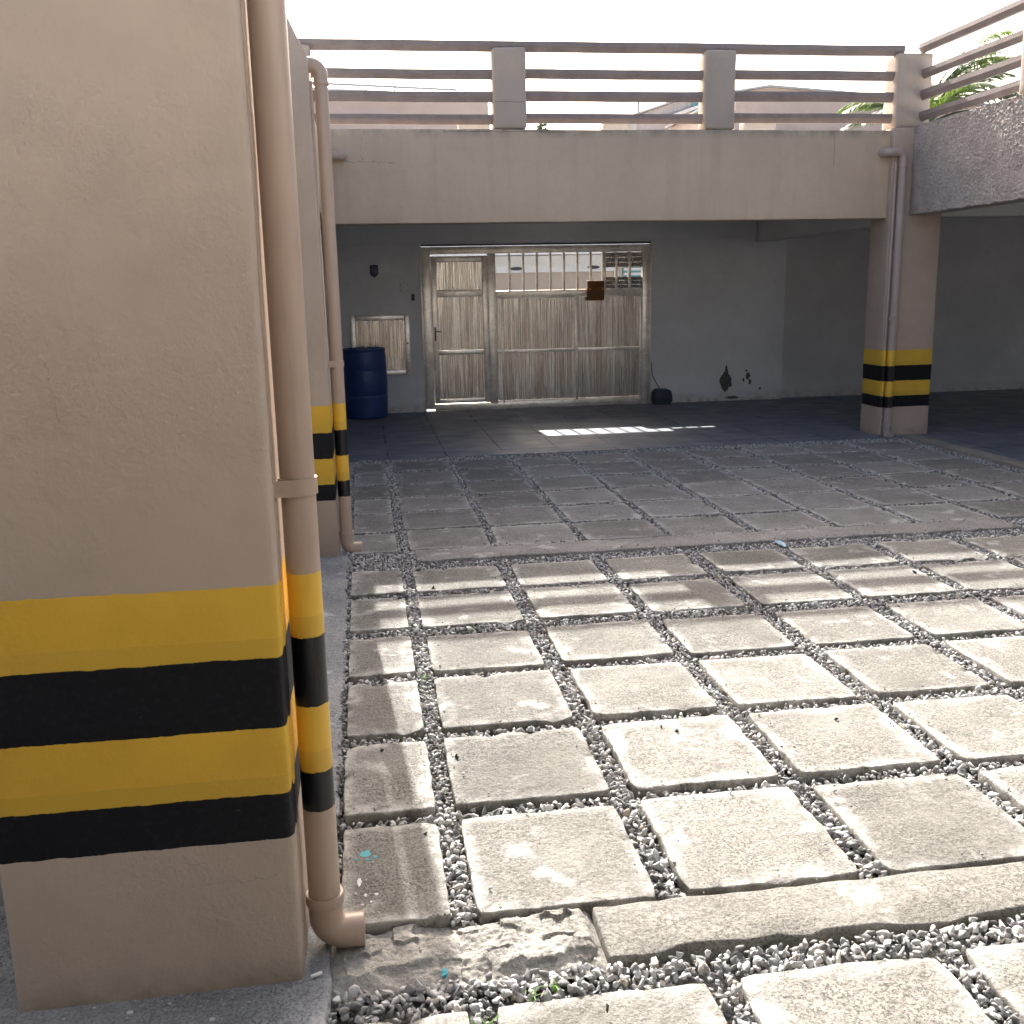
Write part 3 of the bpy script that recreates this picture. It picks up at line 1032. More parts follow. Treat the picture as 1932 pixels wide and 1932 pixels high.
mb = MB(); mb.box(6.203, 15.9, 14.53, 14.73, -0.05, 2.70)
o = mb.build('back_wall', M['wall_rough'])
setp(o, 'dark rough-rendered back wall behind the far right pillar', 'wall', kind='thing')
mb = MB(); mb.box(-5.5, -0.925, 2.70, 2.86, -0.03, 2.70)
mb.box(-5.5, -0.925, 2.675, 2.70, -0.03, 0.02)
o = mb.build('side_wall', M['sidewall'], bevel=0.004)
setp(o, 'pale grey plaster wall seen just left of the near pillar', 'wall', kind='thing')
mb = MB(); mb.box(-3.2, -3.0, 6.9, 14.39, -0.05, 2.70)
o = mb.build('side_wall', M['wall_rough'])
setp(o, 'shaded wall inside the left wing behind the barrel', 'wall', kind='thing')
mb = MB(); mb.box(-6.5, 6.1, -3.6, -3.4, -0.05, 2.44)  # unseen wall added with the rear deck to hold back sky light
o = mb.build('side_wall', M['wall'])  # added unseen light blocker, shares the wall name
setp(o, 'added unseen wall behind the viewer that cuts sky light', 'wall', kind='thing')

# ------------------------------------------------------------------ parapet railings
RAIL_Z = [(3.318, 3.410), (3.528, 3.625), (3.742, 3.832)]
TOP_Z = (4.000, 4.088)


def post_mesh(x0, x1, y0, y1, z0, z1, seed):
    mb = MB(); mb.add(*rough_box(x0, x1, y0, y1, z0, z1, r=0.028, res=0.06, zres=0.06, amp=0.008, freq=4, seed=seed, amp2=0.002, freq2=20))
    return mb


def hex_rail(axis, a, b, c, z0, z1, seed, half=0.034, flat=0.017, rise=0.0):
    n = max(2, int((b - a) / 0.14))
    zm = z0 + (z1 - z0) * 0.52
    prof = [(-flat * 0.6, z0), (-half, zm), (-half * 0.92, z1), (half * 0.92, z1), (half, zm), (flat * 0.6, z0)]
    V, F = [], []
    for i in range(n + 1):
        u = a + (b - a) * i / n
        w = 0.004 * mnoise.noise(Vector((u * 1.3 + seed, 0, 0))) + rise * (u - a)
        for k, (d, z) in enumerate(prof):
            e = 0.0018 * mnoise.noise(Vector((u * 9, k * 3.1, seed)))
            V.append((u, c + d + e, z + w + e) if axis == 'x' else (c + d + e, u, z + w + e))
    for i in range(n):
        for k in range(6):
            F.append((i * 6 + k, i * 6 + (k + 1) % 6, (i + 1) * 6 + (k + 1) % 6, (i + 1) * 6 + k))
    F.append(tuple(range(5, -1, -1))); F.append(tuple(n * 6 + k for k in range(6)))
    return MB().add(V, F)


rl = thing('parapet_railing', 'concrete railing of four bars and square posts along the far beam', 'railing', (2.7, 10.65, 3.26))
posts = [(-0.70, -0.365), (1.412, 1.745), (3.605, 3.930), (5.705, 6.095)]
for i, (a, b) in enumerate(posts):
    post_mesh(a, b, 10.555, 10.795 + (0.06 if i == 3 else 0), 3.262 if i < 3 else 3.279, 4.03, 10 + i * 3.3).build('post', M['post'], rl, smooth=True, angle=70)
for i in range(3):
    for (za, zb) in RAIL_Z:
        xa, xb = posts[i][1] - 0.03, posts[i + 1][0] + 0.03
        dz = 0.012 * i
        hex_rail('x', xa, xb, 10.665, za + dz, zb + dz, i * 3.3 + za).build('rail', M['rail'], rl)
hex_rail('x', -0.80, 5.80, 10.665, TOP_Z[0] - 0.002, TOP_Z[1] + 0.004, 77.0, 0.050, 0.030, 0.0022).build('rail', M['rail'], rl)

rr = thing('parapet_railing', 'darker concrete railing of four bars slanting up over the rough beam', 'railing', (6.0, 9.0, 3.28))
yposts = [(8.46, 8.79), (6.35, 6.68), (4.24, 4.57), (2.1, 2.43), (0.0, 0.33)]
for i, (a, b) in enumerate(yposts):
    post_mesh(5.895, 6.13, a, b, 3.287, 4.03, 30 + 2.1 * i).build('post', M['post'], rr, smooth=True, angle=70)
ends = [10.58] + [v for ab in [(b, a) for a, b in yposts] for v in ab]
for i in range(len(yposts)):
    ya = ends[2 * i] + (0.03 if i else 0); yb = ends[2 * i + 1] - 0.03
    for (za, zb) in RAIL_Z:
        hex_rail('y', yb, ya, 6.0, za + 0.03, zb + 0.03, i * 5.1 + za).build('rail', M['rail'], rr)
hex_rail('y', -0.4, 10.62, 6.0, TOP_Z[0] + 0.034, TOP_Z[1] + 0.034, 91.0, 0.050, 0.030).build('rail', M['rail'], rr)

for i, (a, b, lab) in enumerate(((1.46, 1.90, 'grey deck-edge post peeping under the lowest bar of the left railing bay'),
                                 (3.515, 3.86, 'grey deck-edge post peeping under the lowest bar of the middle railing bay'),
                                 (5.58, 6.055, 'grey deck-edge post peeping under the lowest bar of the right railing bay'))):
    o = post_mesh(a, b, 14.6, 14.84, 2.921, 3.985, 50 + i).build('parapet_post', M['post'], smooth=True, angle=70)
    setp(o, lab, 'post', 'posts on the far edge of the deck')

# ------------------------------------------------------------------ drainpipes
def ring(mb, c, axis, r, h):
    c = Vector(c); a = Vector(axis)
    mb.tube([c - a * h / 2, c - a * h * 0.3, c + a * h * 0.3, c + a * h / 2], [r * 0.97, r, r, r * 0.97], 24)
    return mb


def clamp_part(parent, mat, x, y, z, r, h, xw):
    mb = MB(); mb.tube([(x, y, z - h / 2), (x, y, z + h / 2)], r + 0.005, 26)
    mb.box(xw, x, y - r - 0.006, y - r + 0.004, z - h / 2, z + h / 2)
    return mb.build('clamp', mat, parent, smooth=True, angle=40)


def drainpipe(label, x, y, ztop, zc, r, mat, xend, ztops=None, lean=0.0, toe=(1, 0, 0), clampz=1.235, xw=-0.225, strip=True, striptop=None, lean_s=0.0):
    root = thing('drainpipe', label, 'drainpipe', (x, y, 0), 'drainpipes on the pillars')
    R = 0.052
    mb = MB()
    mb.tube([(x + lean * k * (ztop - 0.1) / 24 , y, 0.1 + (ztop - 0.1) * k / 24) for k in range(25)], r, 28, caps=True)
    mb.build('pipe', mat, root, smooth=True, angle=50)
    tx = Vector(toe)
    c = Vector((x, y, zc + R)) + tx * R
    path = [Vector((x, y, zc + R + 0.045)), Vector((x, y, zc + R + 0.02))] + arc(c, R, 0, math.pi / 2, -tx, (0, 0, -1), 10)
    path.append(path[-1] + tx * (xend - R))
    e = MB(); e.tube(path, [r * 1.06] * len(path), 28, caps=False)
    pe = path[-1]
    # thick open mouth
    n0 = len(e.v)
    e.tube([pe, pe + tx * 0.001, pe - tx * 0.05], [r * 1.06, r * 0.93, r * 0.93], 28, caps=False)
    el = e.build('elbow', mat, root, smooth=True, angle=50)
    ring(MB(), (x, y, zc + R + 0.052), (0, 0, 1), r * 1.20, 0.028).build('collar', mat, root, smooth=True, angle=40)
    if clampz:
        clamp_part(root, mat, x + lean * clampz, y, clampz, r, 0.040, xw)
    if strip:
        mb = MB()
        zt_ = (striptop or ztop) - 0.06
        for (za_, zb_) in ((0.12, clampz - 0.02), (clampz + 0.02, zt_)):
            xa_, xb_ = xw - 0.006 + lean_s * za_, xw - 0.006 + lean_s * zb_
            wa_, wb_ = 0.009 + 0.0045 * max(0, za_ - 0.9), 0.009 + 0.0045 * max(0, zb_ - 0.9)
            mb.add([(xa_, y - 0.085, za_), (xa_ + wa_, y - 0.085, za_), (xa_ + wa_, y - 0.05, za_), (xa_, y - 0.05, za_),
                    (xb_, y - 0.085, zb_), (xb_ + wb_, y - 0.085, zb_), (xb_ + wb_, y - 0.05, zb_), (xb_, y - 0.05, zb_)],
                   [(0, 3, 2, 1), (4, 5, 6, 7), (0, 1, 5, 4), (1, 2, 6, 5), (2, 3, 7, 6), (3, 0, 4, 7)])
        mb.build('backing_strip', mat, root, bevel=0.003)
    return root


p1 = drainpipe('thick beige drainpipe with striped bands on the near pillar, elbow at its foot', -0.172, 2.405, 4.55, 0.030, 0.0415, M['pipe1'], 0.098, clampz=1.235, lean=0.0012, xw=-0.226, lean_s=0.003)
p2 = drainpipe('thin-looking striped drainpipe on the second left pillar', -0.172, 6.60, 2.985, 0.012, 0.041, M['pipe2'], 0.098, clampz=1.24, lean=0.0, xw=-0.232)
Rb = 0.062
mb = MB(); mb.tube([(-0.172, 6.60, 2.93), (-0.172, 6.60, 2.97)] + arc((-0.172 - Rb, 6.60, 2.97), Rb, 0, math.pi / 2, (1, 0, 0), (0, 0, 1), 10) + [(-0.40, 6.60, 2.97 + Rb)], 0.0445, 26)
mb.build('elbow', M['pipe2'], p2, smooth=True, angle=50)
ring(MB(), (-0.172, 6.60, 2.925), (0, 0, 1), 0.049, 0.02).build('collar', M['pipe2'], p2, smooth=True, angle=40)

p3 = drainpipe('striped drainpipe with open end on the far right pillar', 5.752, 10.432, 2.96, 0.005, 0.042, M['pipe3'], 0.075, clampz=1.30, lean=-0.0, toe=(0, -1, 0), xw=5.672, strip=False)
mb = MB(); mb.tube([(5.752, 10.432, 2.88), (5.752, 10.432, 2.96)] + arc((5.752 - Rb, 10.432, 2.96), Rb, 0, math.pi / 2, (1, 0, 0), (0, 0, 1), 10) +
                   [(5.62, 10.432, 2.96 + Rb)] + arc((5.62, 10.432 + 0.055, 2.96 + Rb), 0.055, 0, math.pi / 2, (0, -1, 0), (-1, 0, 0), 8) + [(5.565, 10.56, 2.96 + Rb)], 0.0455, 26)
mb.build('elbow', M['pipe3'], p3, smooth=True, angle=50)
ring(MB(), (5.752, 10.432, 2.88), (0, 0, 1), 0.050, 0.02).build('collar', M['pipe3'], p3, smooth=True, angle=40)
mb = MB(); mb.tube([(5.690, 10.468, 0.02), (5.690, 10.468, 2.93)], 0.017, 14)
mb.build('conduit', M['pipe3'], p3, smooth=True, angle=40)

mb = MB(); mb.tube([(-0.45, 10.49, 3.0), (-0.165, 10.49, 3.0)] + arc((-0.165, 10.545, 3.0), 0.055, 0, math.pi / 2, (0, -1, 0), (1, 0, 0), 8) + [(-0.11, 10.58, 3.0)], 0.044, 24)
o = mb.build('drain_spout', M['pipe2'], smooth=True, angle=50)
setp(o, 'short beige pipe elbow sticking out of the far beam at its left end', 'drain spout')

# ------------------------------------------------------------------ gate
def ribbed(x0, x1, z0, z1, y, pitch=0.030, depth=0.012):
    mb = MB()
    n = max(2, int(round((x1 - x0) / pitch)))
    xs, ys = [], []
    for i in range(n):
        a = x0 + (x1 - x0) * i / n; w = (x1 - x0) / n
        for (fx, d) in ((0.0, 0.0), (0.12, depth), (0.30, depth), (0.42, 0.0)):
            xs.append(a + fx * w); ys.append(y + d)
    xs.append(x1); ys.append(y)
    V = [(x, yy, z) for z in (z0, z1) for x, yy in zip(xs, ys)]
    V += [(x0, y + 0.02, z0), (x1, y + 0.02, z0), (x1, y + 0.02, z1), (x0, y + 0.02, z1)]
    k = len(xs)
    F = [(i, i + 1, k + i + 1, k + i) for i in range(k - 1)]
    b = 2 * k
    F.append((b + 3, b + 2, b + 1, b))
    return mb.add(V, F)


GY = 14.42
gate = thing('sliding_gate', 'weathered ribbed aluminium gate with barred top and a door at its left', 'gate', (2.5, GY, 0))
mb = MB()
mb.box(0.862, 0.983, GY - 0.02, GY + 0.08, 0.03, 2.285)
mb.box(4.035, 4.150, GY - 0.02, GY + 0.08, -0.01, 2.286)
mb.box(0.985, 4.033, GY - 0.018, GY + 0.08, 2.185, 2.286)
mb.box(0.985, 4.033, GY - 0.018, GY + 0.08, 0.008, 0.100)
mb.box(1.784, 1.900, GY - 0.024, GY + 0.07, 0.082, 2.183)
mb.box(1.902, 4.033, GY - 0.020, GY + 0.10, 1.585, 1.672)
mb.build('frame', M['alu_frame'], gate, bevel=0.006)
for (xa, xb) in ((0.840, 0.860), (4.151, 4.166)):
    mb = MB(); mb.box(xa, xb, GY - 0.02, GY + 0.09, -0.04, 2.318)
    mb.build('jamb', M['alu_frame'], gate, bevel=0.003)
mb = MB(); mb.box(0.862, 4.150, GY + 0.0, GY + 0.05, 2.297, 2.322)
mb.build('track', M['steel_dark'], gate)


def px2x(zx):
    # gate-plane X from the photograph's horizontal position (measured once, used as metres)
    return 1.969 + (zx - 190) * (3.467 - 1.969) / (1330 - 190)


for zx in (290, 442, 590, 740, 888, 1037, 1183):
    xx = px2x(zx)
    mb = MB(); mb.box(xx - 0.016, xx + 0.016, GY, GY + 0.03, 1.673, 2.184)
    mb.build('bar', M['alu_frame'], gate, bevel=0.003)
for zx, w in ((1330, 0.028), (1470, 0.020), (1618, 0.020)):
    xx = px2x(zx)
    mb = MB(); mb.box(xx - w, xx + w, GY - 0.008, GY + 0.035, 1.673, 2.184)
    mb.build('bar', M['alu_frame'], gate, bevel=0.003)
lx = [px2x(1330) + 0.028, px2x(1470) - 0.020, px2x(1470) + 0.020, px2x(1618) - 0.020, px2x(1618) + 0.020, 4.034]
for i in range(3):
    for (za, zb) in ((1.676, 1.838), (1.972, 2.182)):
        mb = MB()
        nsl = 3
        for k in range(nsl):
            z0 = za + (zb - za) * k / nsl; z1 = za + (zb - za) * (k + 1) / nsl - 0.004
            mb.add([(lx[2 * i], GY + 0.002, z0), (lx[2 * i + 1], GY + 0.002, z0), (lx[2 * i + 1], GY + 0.022, z1), (lx[2 * i], GY + 0.022, z1),
                    (lx[2 * i], GY + 0.145, z0), (lx[2 * i + 1], GY + 0.145, z0), (lx[2 * i + 1], GY + 0.165, z1), (lx[2 * i], GY + 0.165, z1)],
                   [(0, 1, 2, 3), (7, 6, 5, 4), (0, 4, 5, 1), (3, 2, 6, 7), (0, 3, 7, 4), (1, 5, 6, 2)])
        mb.build('louvre', M['alu'], gate)
# lower panels: narrow, wide, wide
for (xa, xb) in ((1.902, 1.968), (1.998, 3.038), (3.078, 3.995)):
    for (za, zb) in ((0.120, 0.800), (0.842, 1.560)):
        ribbed(xa, xb, za, zb, GY + 0.006).build('ribbed_panel', M['alu'], gate)
mb = MB(); mb.box(1.970, 1.996, GY - 0.022, GY + 0.03, 0.082, 1.583)
mb.build('stile', M['alu_frame'], gate, bevel=0.003)
mb = MB(); mb.box(3.040, 3.076, GY - 0.016, GY + 0.03, 0.082, 1.583)
mb.build('stile', M['alu_frame'], gate, bevel=0.003)
mb = MB(); mb.box(3.997, 4.033, GY - 0.012, GY + 0.03, 0.082, 1.583)
mb.build('stile', M['alu_frame'], gate, bevel=0.003)
for (xa, xb) in ((1.902, 1.968), (1.998, 3.038), (3.078, 3.995)):
    for (za, zb, pr) in ((0.801, 0.840, 0.010), (1.562, 1.583, 0.006), (0.102, 0.118, 0.006)):
        mb = MB(); mb.box(xa, xb, GY - pr, GY + 0.03, za, zb)
        mb.build('cross_rail', M['alu_frame'], gate, bevel=0.003)
# pedestrian door in the gate
dr = MB()
dr.box(0.986, 1.062, GY - 0.034, GY + 0.02, 0.105, 2.158)
dr.box(1.705, 1.782, GY - 0.034, GY + 0.02, 0.105, 2.158)
dr.box(1.064, 1.703, GY - 0.032, GY + 0.02, 2.075, 2.156)
dr.box(1.064, 1.703, GY - 0.032, GY + 0.02, 1.600, 1.700)
dr.box(1.064, 1.703, GY - 0.030, GY + 0.02, 0.800, 0.858)
dr.box(1.064, 1.703, GY - 0.032, GY + 0.02, 0.107, 0.165)
door = dr.build('door', M['alu_frame'], gate, bevel=0.005)
for (za, zb) in ((0.167, 0.798), (0.860, 1.598), (1.702, 2.073)):
    ribbed(1.064, 1.703, za, zb, GY - 0.012).build('ribbed_panel', M['alu'], door)
mb = MB(); mb.box(1.008, 1.034, GY - 0.042, GY - 0.035, 1.00, 1.19)
mb.tube([(1.021, GY - 0.040, 1.13), (1.021, GY - 0.075, 1.13), (1.045, GY - 0.08, 1.13), (1.105, GY - 0.08, 1.125)], 0.009, 10)
mb.build('handle', M['steel_dark'], door, smooth=True, angle=40)
for zz in (0.30, 1.86):
    mb = MB(); mb.tube([(0.984, GY - 0.040, zz), (0.984, GY - 0.040, zz + 0.09)], 0.009, 10)
    mb.build('hinge', M['alu_frame'], gate)

# letterbox-like box hung on the gate
bx = thing('letterbox', 'small rusty brown box hung on the gate rail below the bars', 'box', (3.325, GY - 0.06, 1.51))
mb = MB(); mb.prism([(GY - 0.10, 1.515), (GY - 0.03, 1.512), (GY - 0.03, 1.79), (GY - 0.085, 1.79), (GY - 0.105, 1.765)], 'x', 3.205, 3.452)
mb.build('body', M['rust'], bx, bevel=0.010)
mb = MB(); mb.box(3.285, 3.375, GY - 0.109, GY - 0.1035, 1.628, 1.640)
mb.build('slot', M['steel_dark'], bx)
for xx in (3.238, 3.420):
    mb = MB(); mb.tube([(xx, GY - 0.118, 1.672), (xx, GY - 0.10, 1.672)], 0.014, 12)
    mb.build('bolt', M['orange'], bx, smooth=True, angle=40)

# gate motor by the right end of the gate
mt = thing('gate_motor', 'dark blue gate motor box on the floor by the gate end', 'motor', (4.30, 14.28, 0))
mb = MB(); mb.prism([(4.165, 0.035), (4.435, 0.035), (4.440, 0.10), (4.425, 0.185), (4.385, 0.222), (4.215, 0.225), (4.175, 0.19)], 'y', 14.17, 14.37)
mb.build('cover', M['motor'], mt, bevel=0.014)
mb = MB(); mb.box(4.18, 4.42, 14.19, 14.36, 0.0, 0.034)
mb.build('base', M['steel_dark'], mt)
mb = MB(); mb.tube([(4.30, 14.36, 0.21), (4.24, 14.385, 0.32), (4.19, 14.39, 0.42), (4.178, 14.392, 0.60)], 0.006, 8)
mb.build('cable', M['steel_dark'], mt, smooth=True)

# ------------------------------------------------------------------ things on the wall left of the gate
cab = thing('meter_cabinet', 'ribbed metal meter cabinet door in the wall behind the barrel', 'cabinet', (0.25, 14.4, 0.53))
mb = MB()
mb.box(-0.165, -0.095, 14.365, 14.399, 0.535, 1.372); mb.box(0.590, 0.660, 14.365, 14.399, 0.535, 1.372)
mb.box(-0.093, 0.588, 14.367, 14.399, 1.302, 1.370); mb.box(-0.093, 0.588, 14.367, 14.399, 0.537, 0.605)
mb.build('frame', M['alu_frame'], cab, bevel=0.006)
ribbed(-0.093, 0.588, 0.607, 1.300, 14.378, pitch=0.030, depth=0.010).build('ribbed_panel', M['alu'], cab)
mb = MB(); mb.tube([(0.625, 14.348, 0.98), (0.625, 14.37, 0.98)], 0.014, 12)
mb.build('knob', M['steel_dark'], cab, smooth=True, angle=40)
for (za, zb) in ((0.512, 0.533), (1.374, 1.392)):
    mb = MB(); mb.box(-0.19, 0.685, 14.385, 14.3985, za, zb)
    mb.build('sill', M['wall'], cab)

sh = thing('shield_plaque', 'small dark navy shield plaque high on the wall left of the gate', 'plaque', (0.203, 14.4, 1.97))
mb = MB(); mb.prism([(0.148, 2.052), (0.203, 2.058), (0.260, 2.052), (0.263, 1.94), (0.245, 1.912), (0.203, 1.885), (0.162, 1.912), (0.145, 1.94)], 'y', 14.388, 14.4)
mb.build('plate', M['navy'], sh, bevel=0.003)
mb = MB()
for zz, w in ((2.02, 0.038), (1.995, 0.042), (1.972, 0.036), (1.948, 0.030)):
    mb.box(0.203 - w, 0.203 + w, 14.3862, 14.3875, zz - 0.003, zz + 0.003)
mb.build('relief_line', M['navy_line'], sh)

jb = thing('junction_plate', 'square painted cover plate with four screws left of the gate', 'cover plate', (0.61, 14.4, 1.74))
mb = MB(); mb.box(0.545, 0.678, 14.392, 14.4, 1.672, 1.808)
mb.build('plate', M['wall'], jb, bevel=0.002)
for xx in (0.563, 0.660):
    for zz in (1.705, 1.775):
        mb = MB(); mb.tube([(xx, 14.389, zz), (xx, 14.393, zz)], 0.0065, 8)
        mb.build('screw', M['steel_dark'], jb)
sw = thing('gate_switch', 'small black switch on the wall beside the gate jamb', 'switch', (0.728, 14.4, 1.62))
mb = MB(); mb.box(0.705, 0.750, 14.372, 14.4, 1.565, 1.655)
mb.build('housing', M['steel_dark'], sw, bevel=0.004)
mb = MB(); mb.box(0.720, 0.735, 14.368, 14.3715, 1.600, 1.625)
mb.build('button', M['navy_line'], sw)

# ------------------------------------------------------------------ barrel
br = thing('barrel', 'blue plastic barrel in front of the ribbed meter cabinet', 'barrel', (0.005, 14.02, 0))
prof = [(0.0, 0.0), (0.265, 0.0), (0.285, 0.012), (0.292, 0.05), (0.296, 0.16), (0.300, 0.28), (0.302, 0.300), (0.297, 0.312), (0.301, 0.324), (0.305, 0.48), (0.301, 0.640), (0.297, 0.652), (0.302, 0.664), (0.299, 0.80), (0.292, 0.875),
        (0.286, 0.905), (0.296, 0.913), (0.299, 0.928), (0.292, 0.942), (0.276, 0.944), (0.268, 0.928), (0.0, 0.926)]
ns = 48
V, F = [], []
for (r, z) in prof:
    for k in range(ns):
        a = 2 * math.pi * k / ns
        V.append((0.005 + max(r, 0.002) * math.cos(a), 14.02 + max(r, 0.002) * math.sin(a), z))
for i in range(len(prof) - 1):
    for k in range(ns):
        F.append((i * ns + k, i * ns + (k + 1) % ns, (i + 1) * ns + (k + 1) % ns, (i + 1) * ns + k))
mb = MB(); mb.add(V, F); mb.build('body', M['blue'], br, smooth=True, angle=40)
for (xx, yy) in ((0.14, 14.02), (-0.13, 14.02)):
    mb = MB(); mb.tube([(xx, yy, 0.928), (xx, yy, 0.948)], 0.035, 16); mb.build('bung', M['blue'], br, smooth=True, angle=40)

# ------------------------------------------------------------------ small things on the ground
def weed(x, y, z, n, h, label):
    root = thing('weed', label, 'weed', (x, y, z))
    mb = MB()
    for k in range(n):
        a = random.uniform(0, 2 * math.pi); L = h * random.uniform(0.55, 1.1); b = random.uniform(0.3, 1.1)
        w = random.uniform(0.0018, 0.0035)
        pts = [Vector((x + random.uniform(-.008, .008), y + random.uniform(-.008, .008), z)) + Vector((math.cos(a) * b * L * t * t, math.sin(a) * b * L * t * t, L * t * (1 - 0.25 * t))) for t in (0, .3, .6, .85, 1)]
        s = Vector((-math.sin(a), math.cos(a), 0))
        V, F = [], []
        for i, p in enumerate(pts):
            ww = w * (1 - i / 4.2)
            V += [p - s * ww, p + s * ww]
        F = [(2 * i, 2 * i + 1, 2 * i + 3, 2 * i + 2) for i in range(4)]
        mb.add(V, F)
    mb.build('blades', M['weed'], root)
    return root


weed(0.200, 2.010, -0.035, 22, 0.095, 'largest green weed, growing in the gravel at the bottom picture edge')
weed(0.330, 2.125, -0.03, 8, 0.055, 'small green weed at the back edge of the front slab')
weed(0.395, 2.150, -0.03, 8, 0.050, 'tiny green weed in the gravel below the broken kerb')
weed(0.205, 4.25, -0.025, 8, 0.055, 'tiny yellowish weed where joints cross beside the third row of slabs')


def pebble(x, y, z, r, label):
    v, fc, tn = stones(np.array([[x, y]]), np.array([z + r * 0.4]), r, r, 2)
    mb = MB(); mb.add([tuple(p) for p in v], [tuple(q) for q in fc])
    o = mb.build('pebble', M['pebble'])
    return setp(o, label, 'pebble', 'dark pebbles lying on the slabs')


for (x, y, ri, ci, r) in ((0.275, 3.235, 2, 2, 0.011), (0.79 + 0.42, 3.30, 2, 3, 0.010), (0.79 + 0.33, 3.42, 2, 3, 0.008), (0.33, 5.60, 6, 2, 0.014), (0.42, 4.69, 4, 2, 0.012), (2.70, 5.30, 5, 6, 0.013),
                          (0.03, 3.36, 2, 1, 0.010), (2.0, 5.06, 5, 4, 0.012), (0.5, 2.9, 1, 2, 0.006), (1.9, 4.02, 3, 4, 0.009)):
    pass
PEB = [((1145, 1908), 0.011), ((862, 1432 * 1), 0.011), ((1248, 1375), 0.010), ((1277, 1382), 0.009), ((817, 1112), 0.015), ((898, 1182), 0.013), ((1725, 1082), 0.014), ((1578, 1360), 0.008), ((722, 1418), 0.011), ((1385, 1106), 0.012)]


def pix_ground(px, py, z=0.0):
    d = (px - 966) * r2 + (966 - py) * u2 + FPX * fwd
    return Vector((0, 0, CAM_H)) + d * ((z - CAM_H) / d.z)


WHERE = ['on the slab in front of the kerb strip', 'on the second row of slabs beside the first gravel column', 'larger of two on the second row of slabs', 'smaller of two on the second row of slabs',
         'at the lit edge of the sixth slab row', 'on the back edge of a fourth row slab', 'on the striped shadow far right', 'on the third row of slabs at right', 'on the shaded narrow slab beside the pipe',
         'in the wide post shadow on the slabs']
for (pp, r), wh in zip(PEB, WHERE):
    q = pix_ground(*pp)
    pebble(q.x, q.y, 0.004, r, 'dark pebble lying ' + wh)


def splash(pts_center, w, h, seed, mat, name, parent, z=0.0075):
    cx, cy_ = pts_center
    pts = []
    for k in range(22):
        a = 2 * math.pi * k / 22
        r = 1 + 0.5 * mnoise.noise(Vector((math.cos(a) * 1.5 + seed, math.sin(a) * 1.5, seed))) + 0.25 * mnoise.noise(Vector((math.cos(a) * 5 + seed, math.sin(a) * 5, seed)))
        pts.append((cx + math.cos(a) * w / 2 * r, cy_ + math.sin(a) * h / 2 * r))
    L = parent_loc(parent)
    best = min(parent.data.vertices, key=lambda v: (v.co.x + L.x - cx) ** 2 + (v.co.y + L.y - cy_) ** 2 + (0 if v.co.z > -0.02 else 9))
    z = best.co.z + L.z + 0.0012
    return MB().prism(pts, 'z', z - 0.003, z).build(name, mat, parent)


s11 = slab_at[('A', 1, 1)]
q = pix_ground(690, 1611)
splash((q.x, q.y), 0.036, 0.032, 1.0, M['cyan'], 'paint_splash', s11)
for (px, py, w, h, sd) in ((708, 1617, 0.016, 0.012, 2.0), (695, 1622, 0.02, 0.01, 3.0), (672, 1622, 0.014, 0.008, 4.0)):
    q = pix_ground(px, py); splash((q.x, q.y), w, h, sd, M['cyan'], 'paint_splash', s11)
for (px, py, w, h, sd) in ((678, 1665, 0.013, 0.036, 5.0), (690, 1690, 0.008, 0.014, 6.0), (700, 1702, 0.008, 0.008, 6.6), (684, 1708, 0.011, 0.007, 7.0), (710, 1688, 0.01, 0.01, 8.0)):
    q = pix_ground(px, py); splash((q.x, q.y), w, h, sd, M['splash_white'], 'paint_splash', s11)
# white drips on the apron by the pillar foot
for (px, py, w) in ((150, 1873, 0.016), (60, 1905, 0.010), (245, 1910, 0.016), (207, 1888, 0.008), (320, 1893, 0.008), (178, 1902, 0.007), (280, 1870, 0.009), (400, 1925, 0.014), (120, 1922, 0.008), (470, 1890, 0.007)):
    q = pix_ground(px, py, 0.008); splash((q.x, q.y), w, w * 0.8, px * 0.1, M['splash_white'], 'paint_drip', apron, z=0.0125)
q = pix_ground(838, 1832)
mb = MB(); mb.add(*rough_box(q.x - 0.006, q.x + 0.006, q.y - 0.015, q.y + 0.015, -0.012, -0.004, r=0.002, res=0.01, amp=0.006, freq=60))
setp(mb.build('plastic_scrap', M['cyan']), 'tiny cyan plastic scrap in the gravel below the broken kerb', 'scrap')
q = pix_ground(597, 1850)
mb = MB(); mb.tube([(q.x - 0.012, q.y - 0.004, 0.016), (q.x + 0.014, q.y + 0.006, 0.016)], 0.0045, 12)
setp(mb.build('cigarette_end', M['white'], smooth=True, angle=40), 'white cigarette end on the concrete beside the near pillar foot', 'cigarette end')
a, b = pix_ground(1465, 1021), pix_ground(1482, 1033)
mb = MB()
for t_ in range(1):
    d = (b - a); s = Vector((d.y, -d.x, 0)).normalized() * 0.022
    mb.add([a + s + Vector((0, 0, .004)), a - s + Vector((0, 0, .006)), a + d * .5 - s * .8 + Vector((0, 0, .014)), b - s * .5 + Vector((0, 0, .005)), b + s * .6 + Vector((0, 0, .009)), a + d * .5 + s + Vector((0, 0, .006))], [(0, 1, 2, 5), (5, 2, 3, 4)])
setp(mb.build('plastic_scrap', M['tape']), 'pale blue strip of plastic lying in a joint of the sixth slab row', 'scrap')

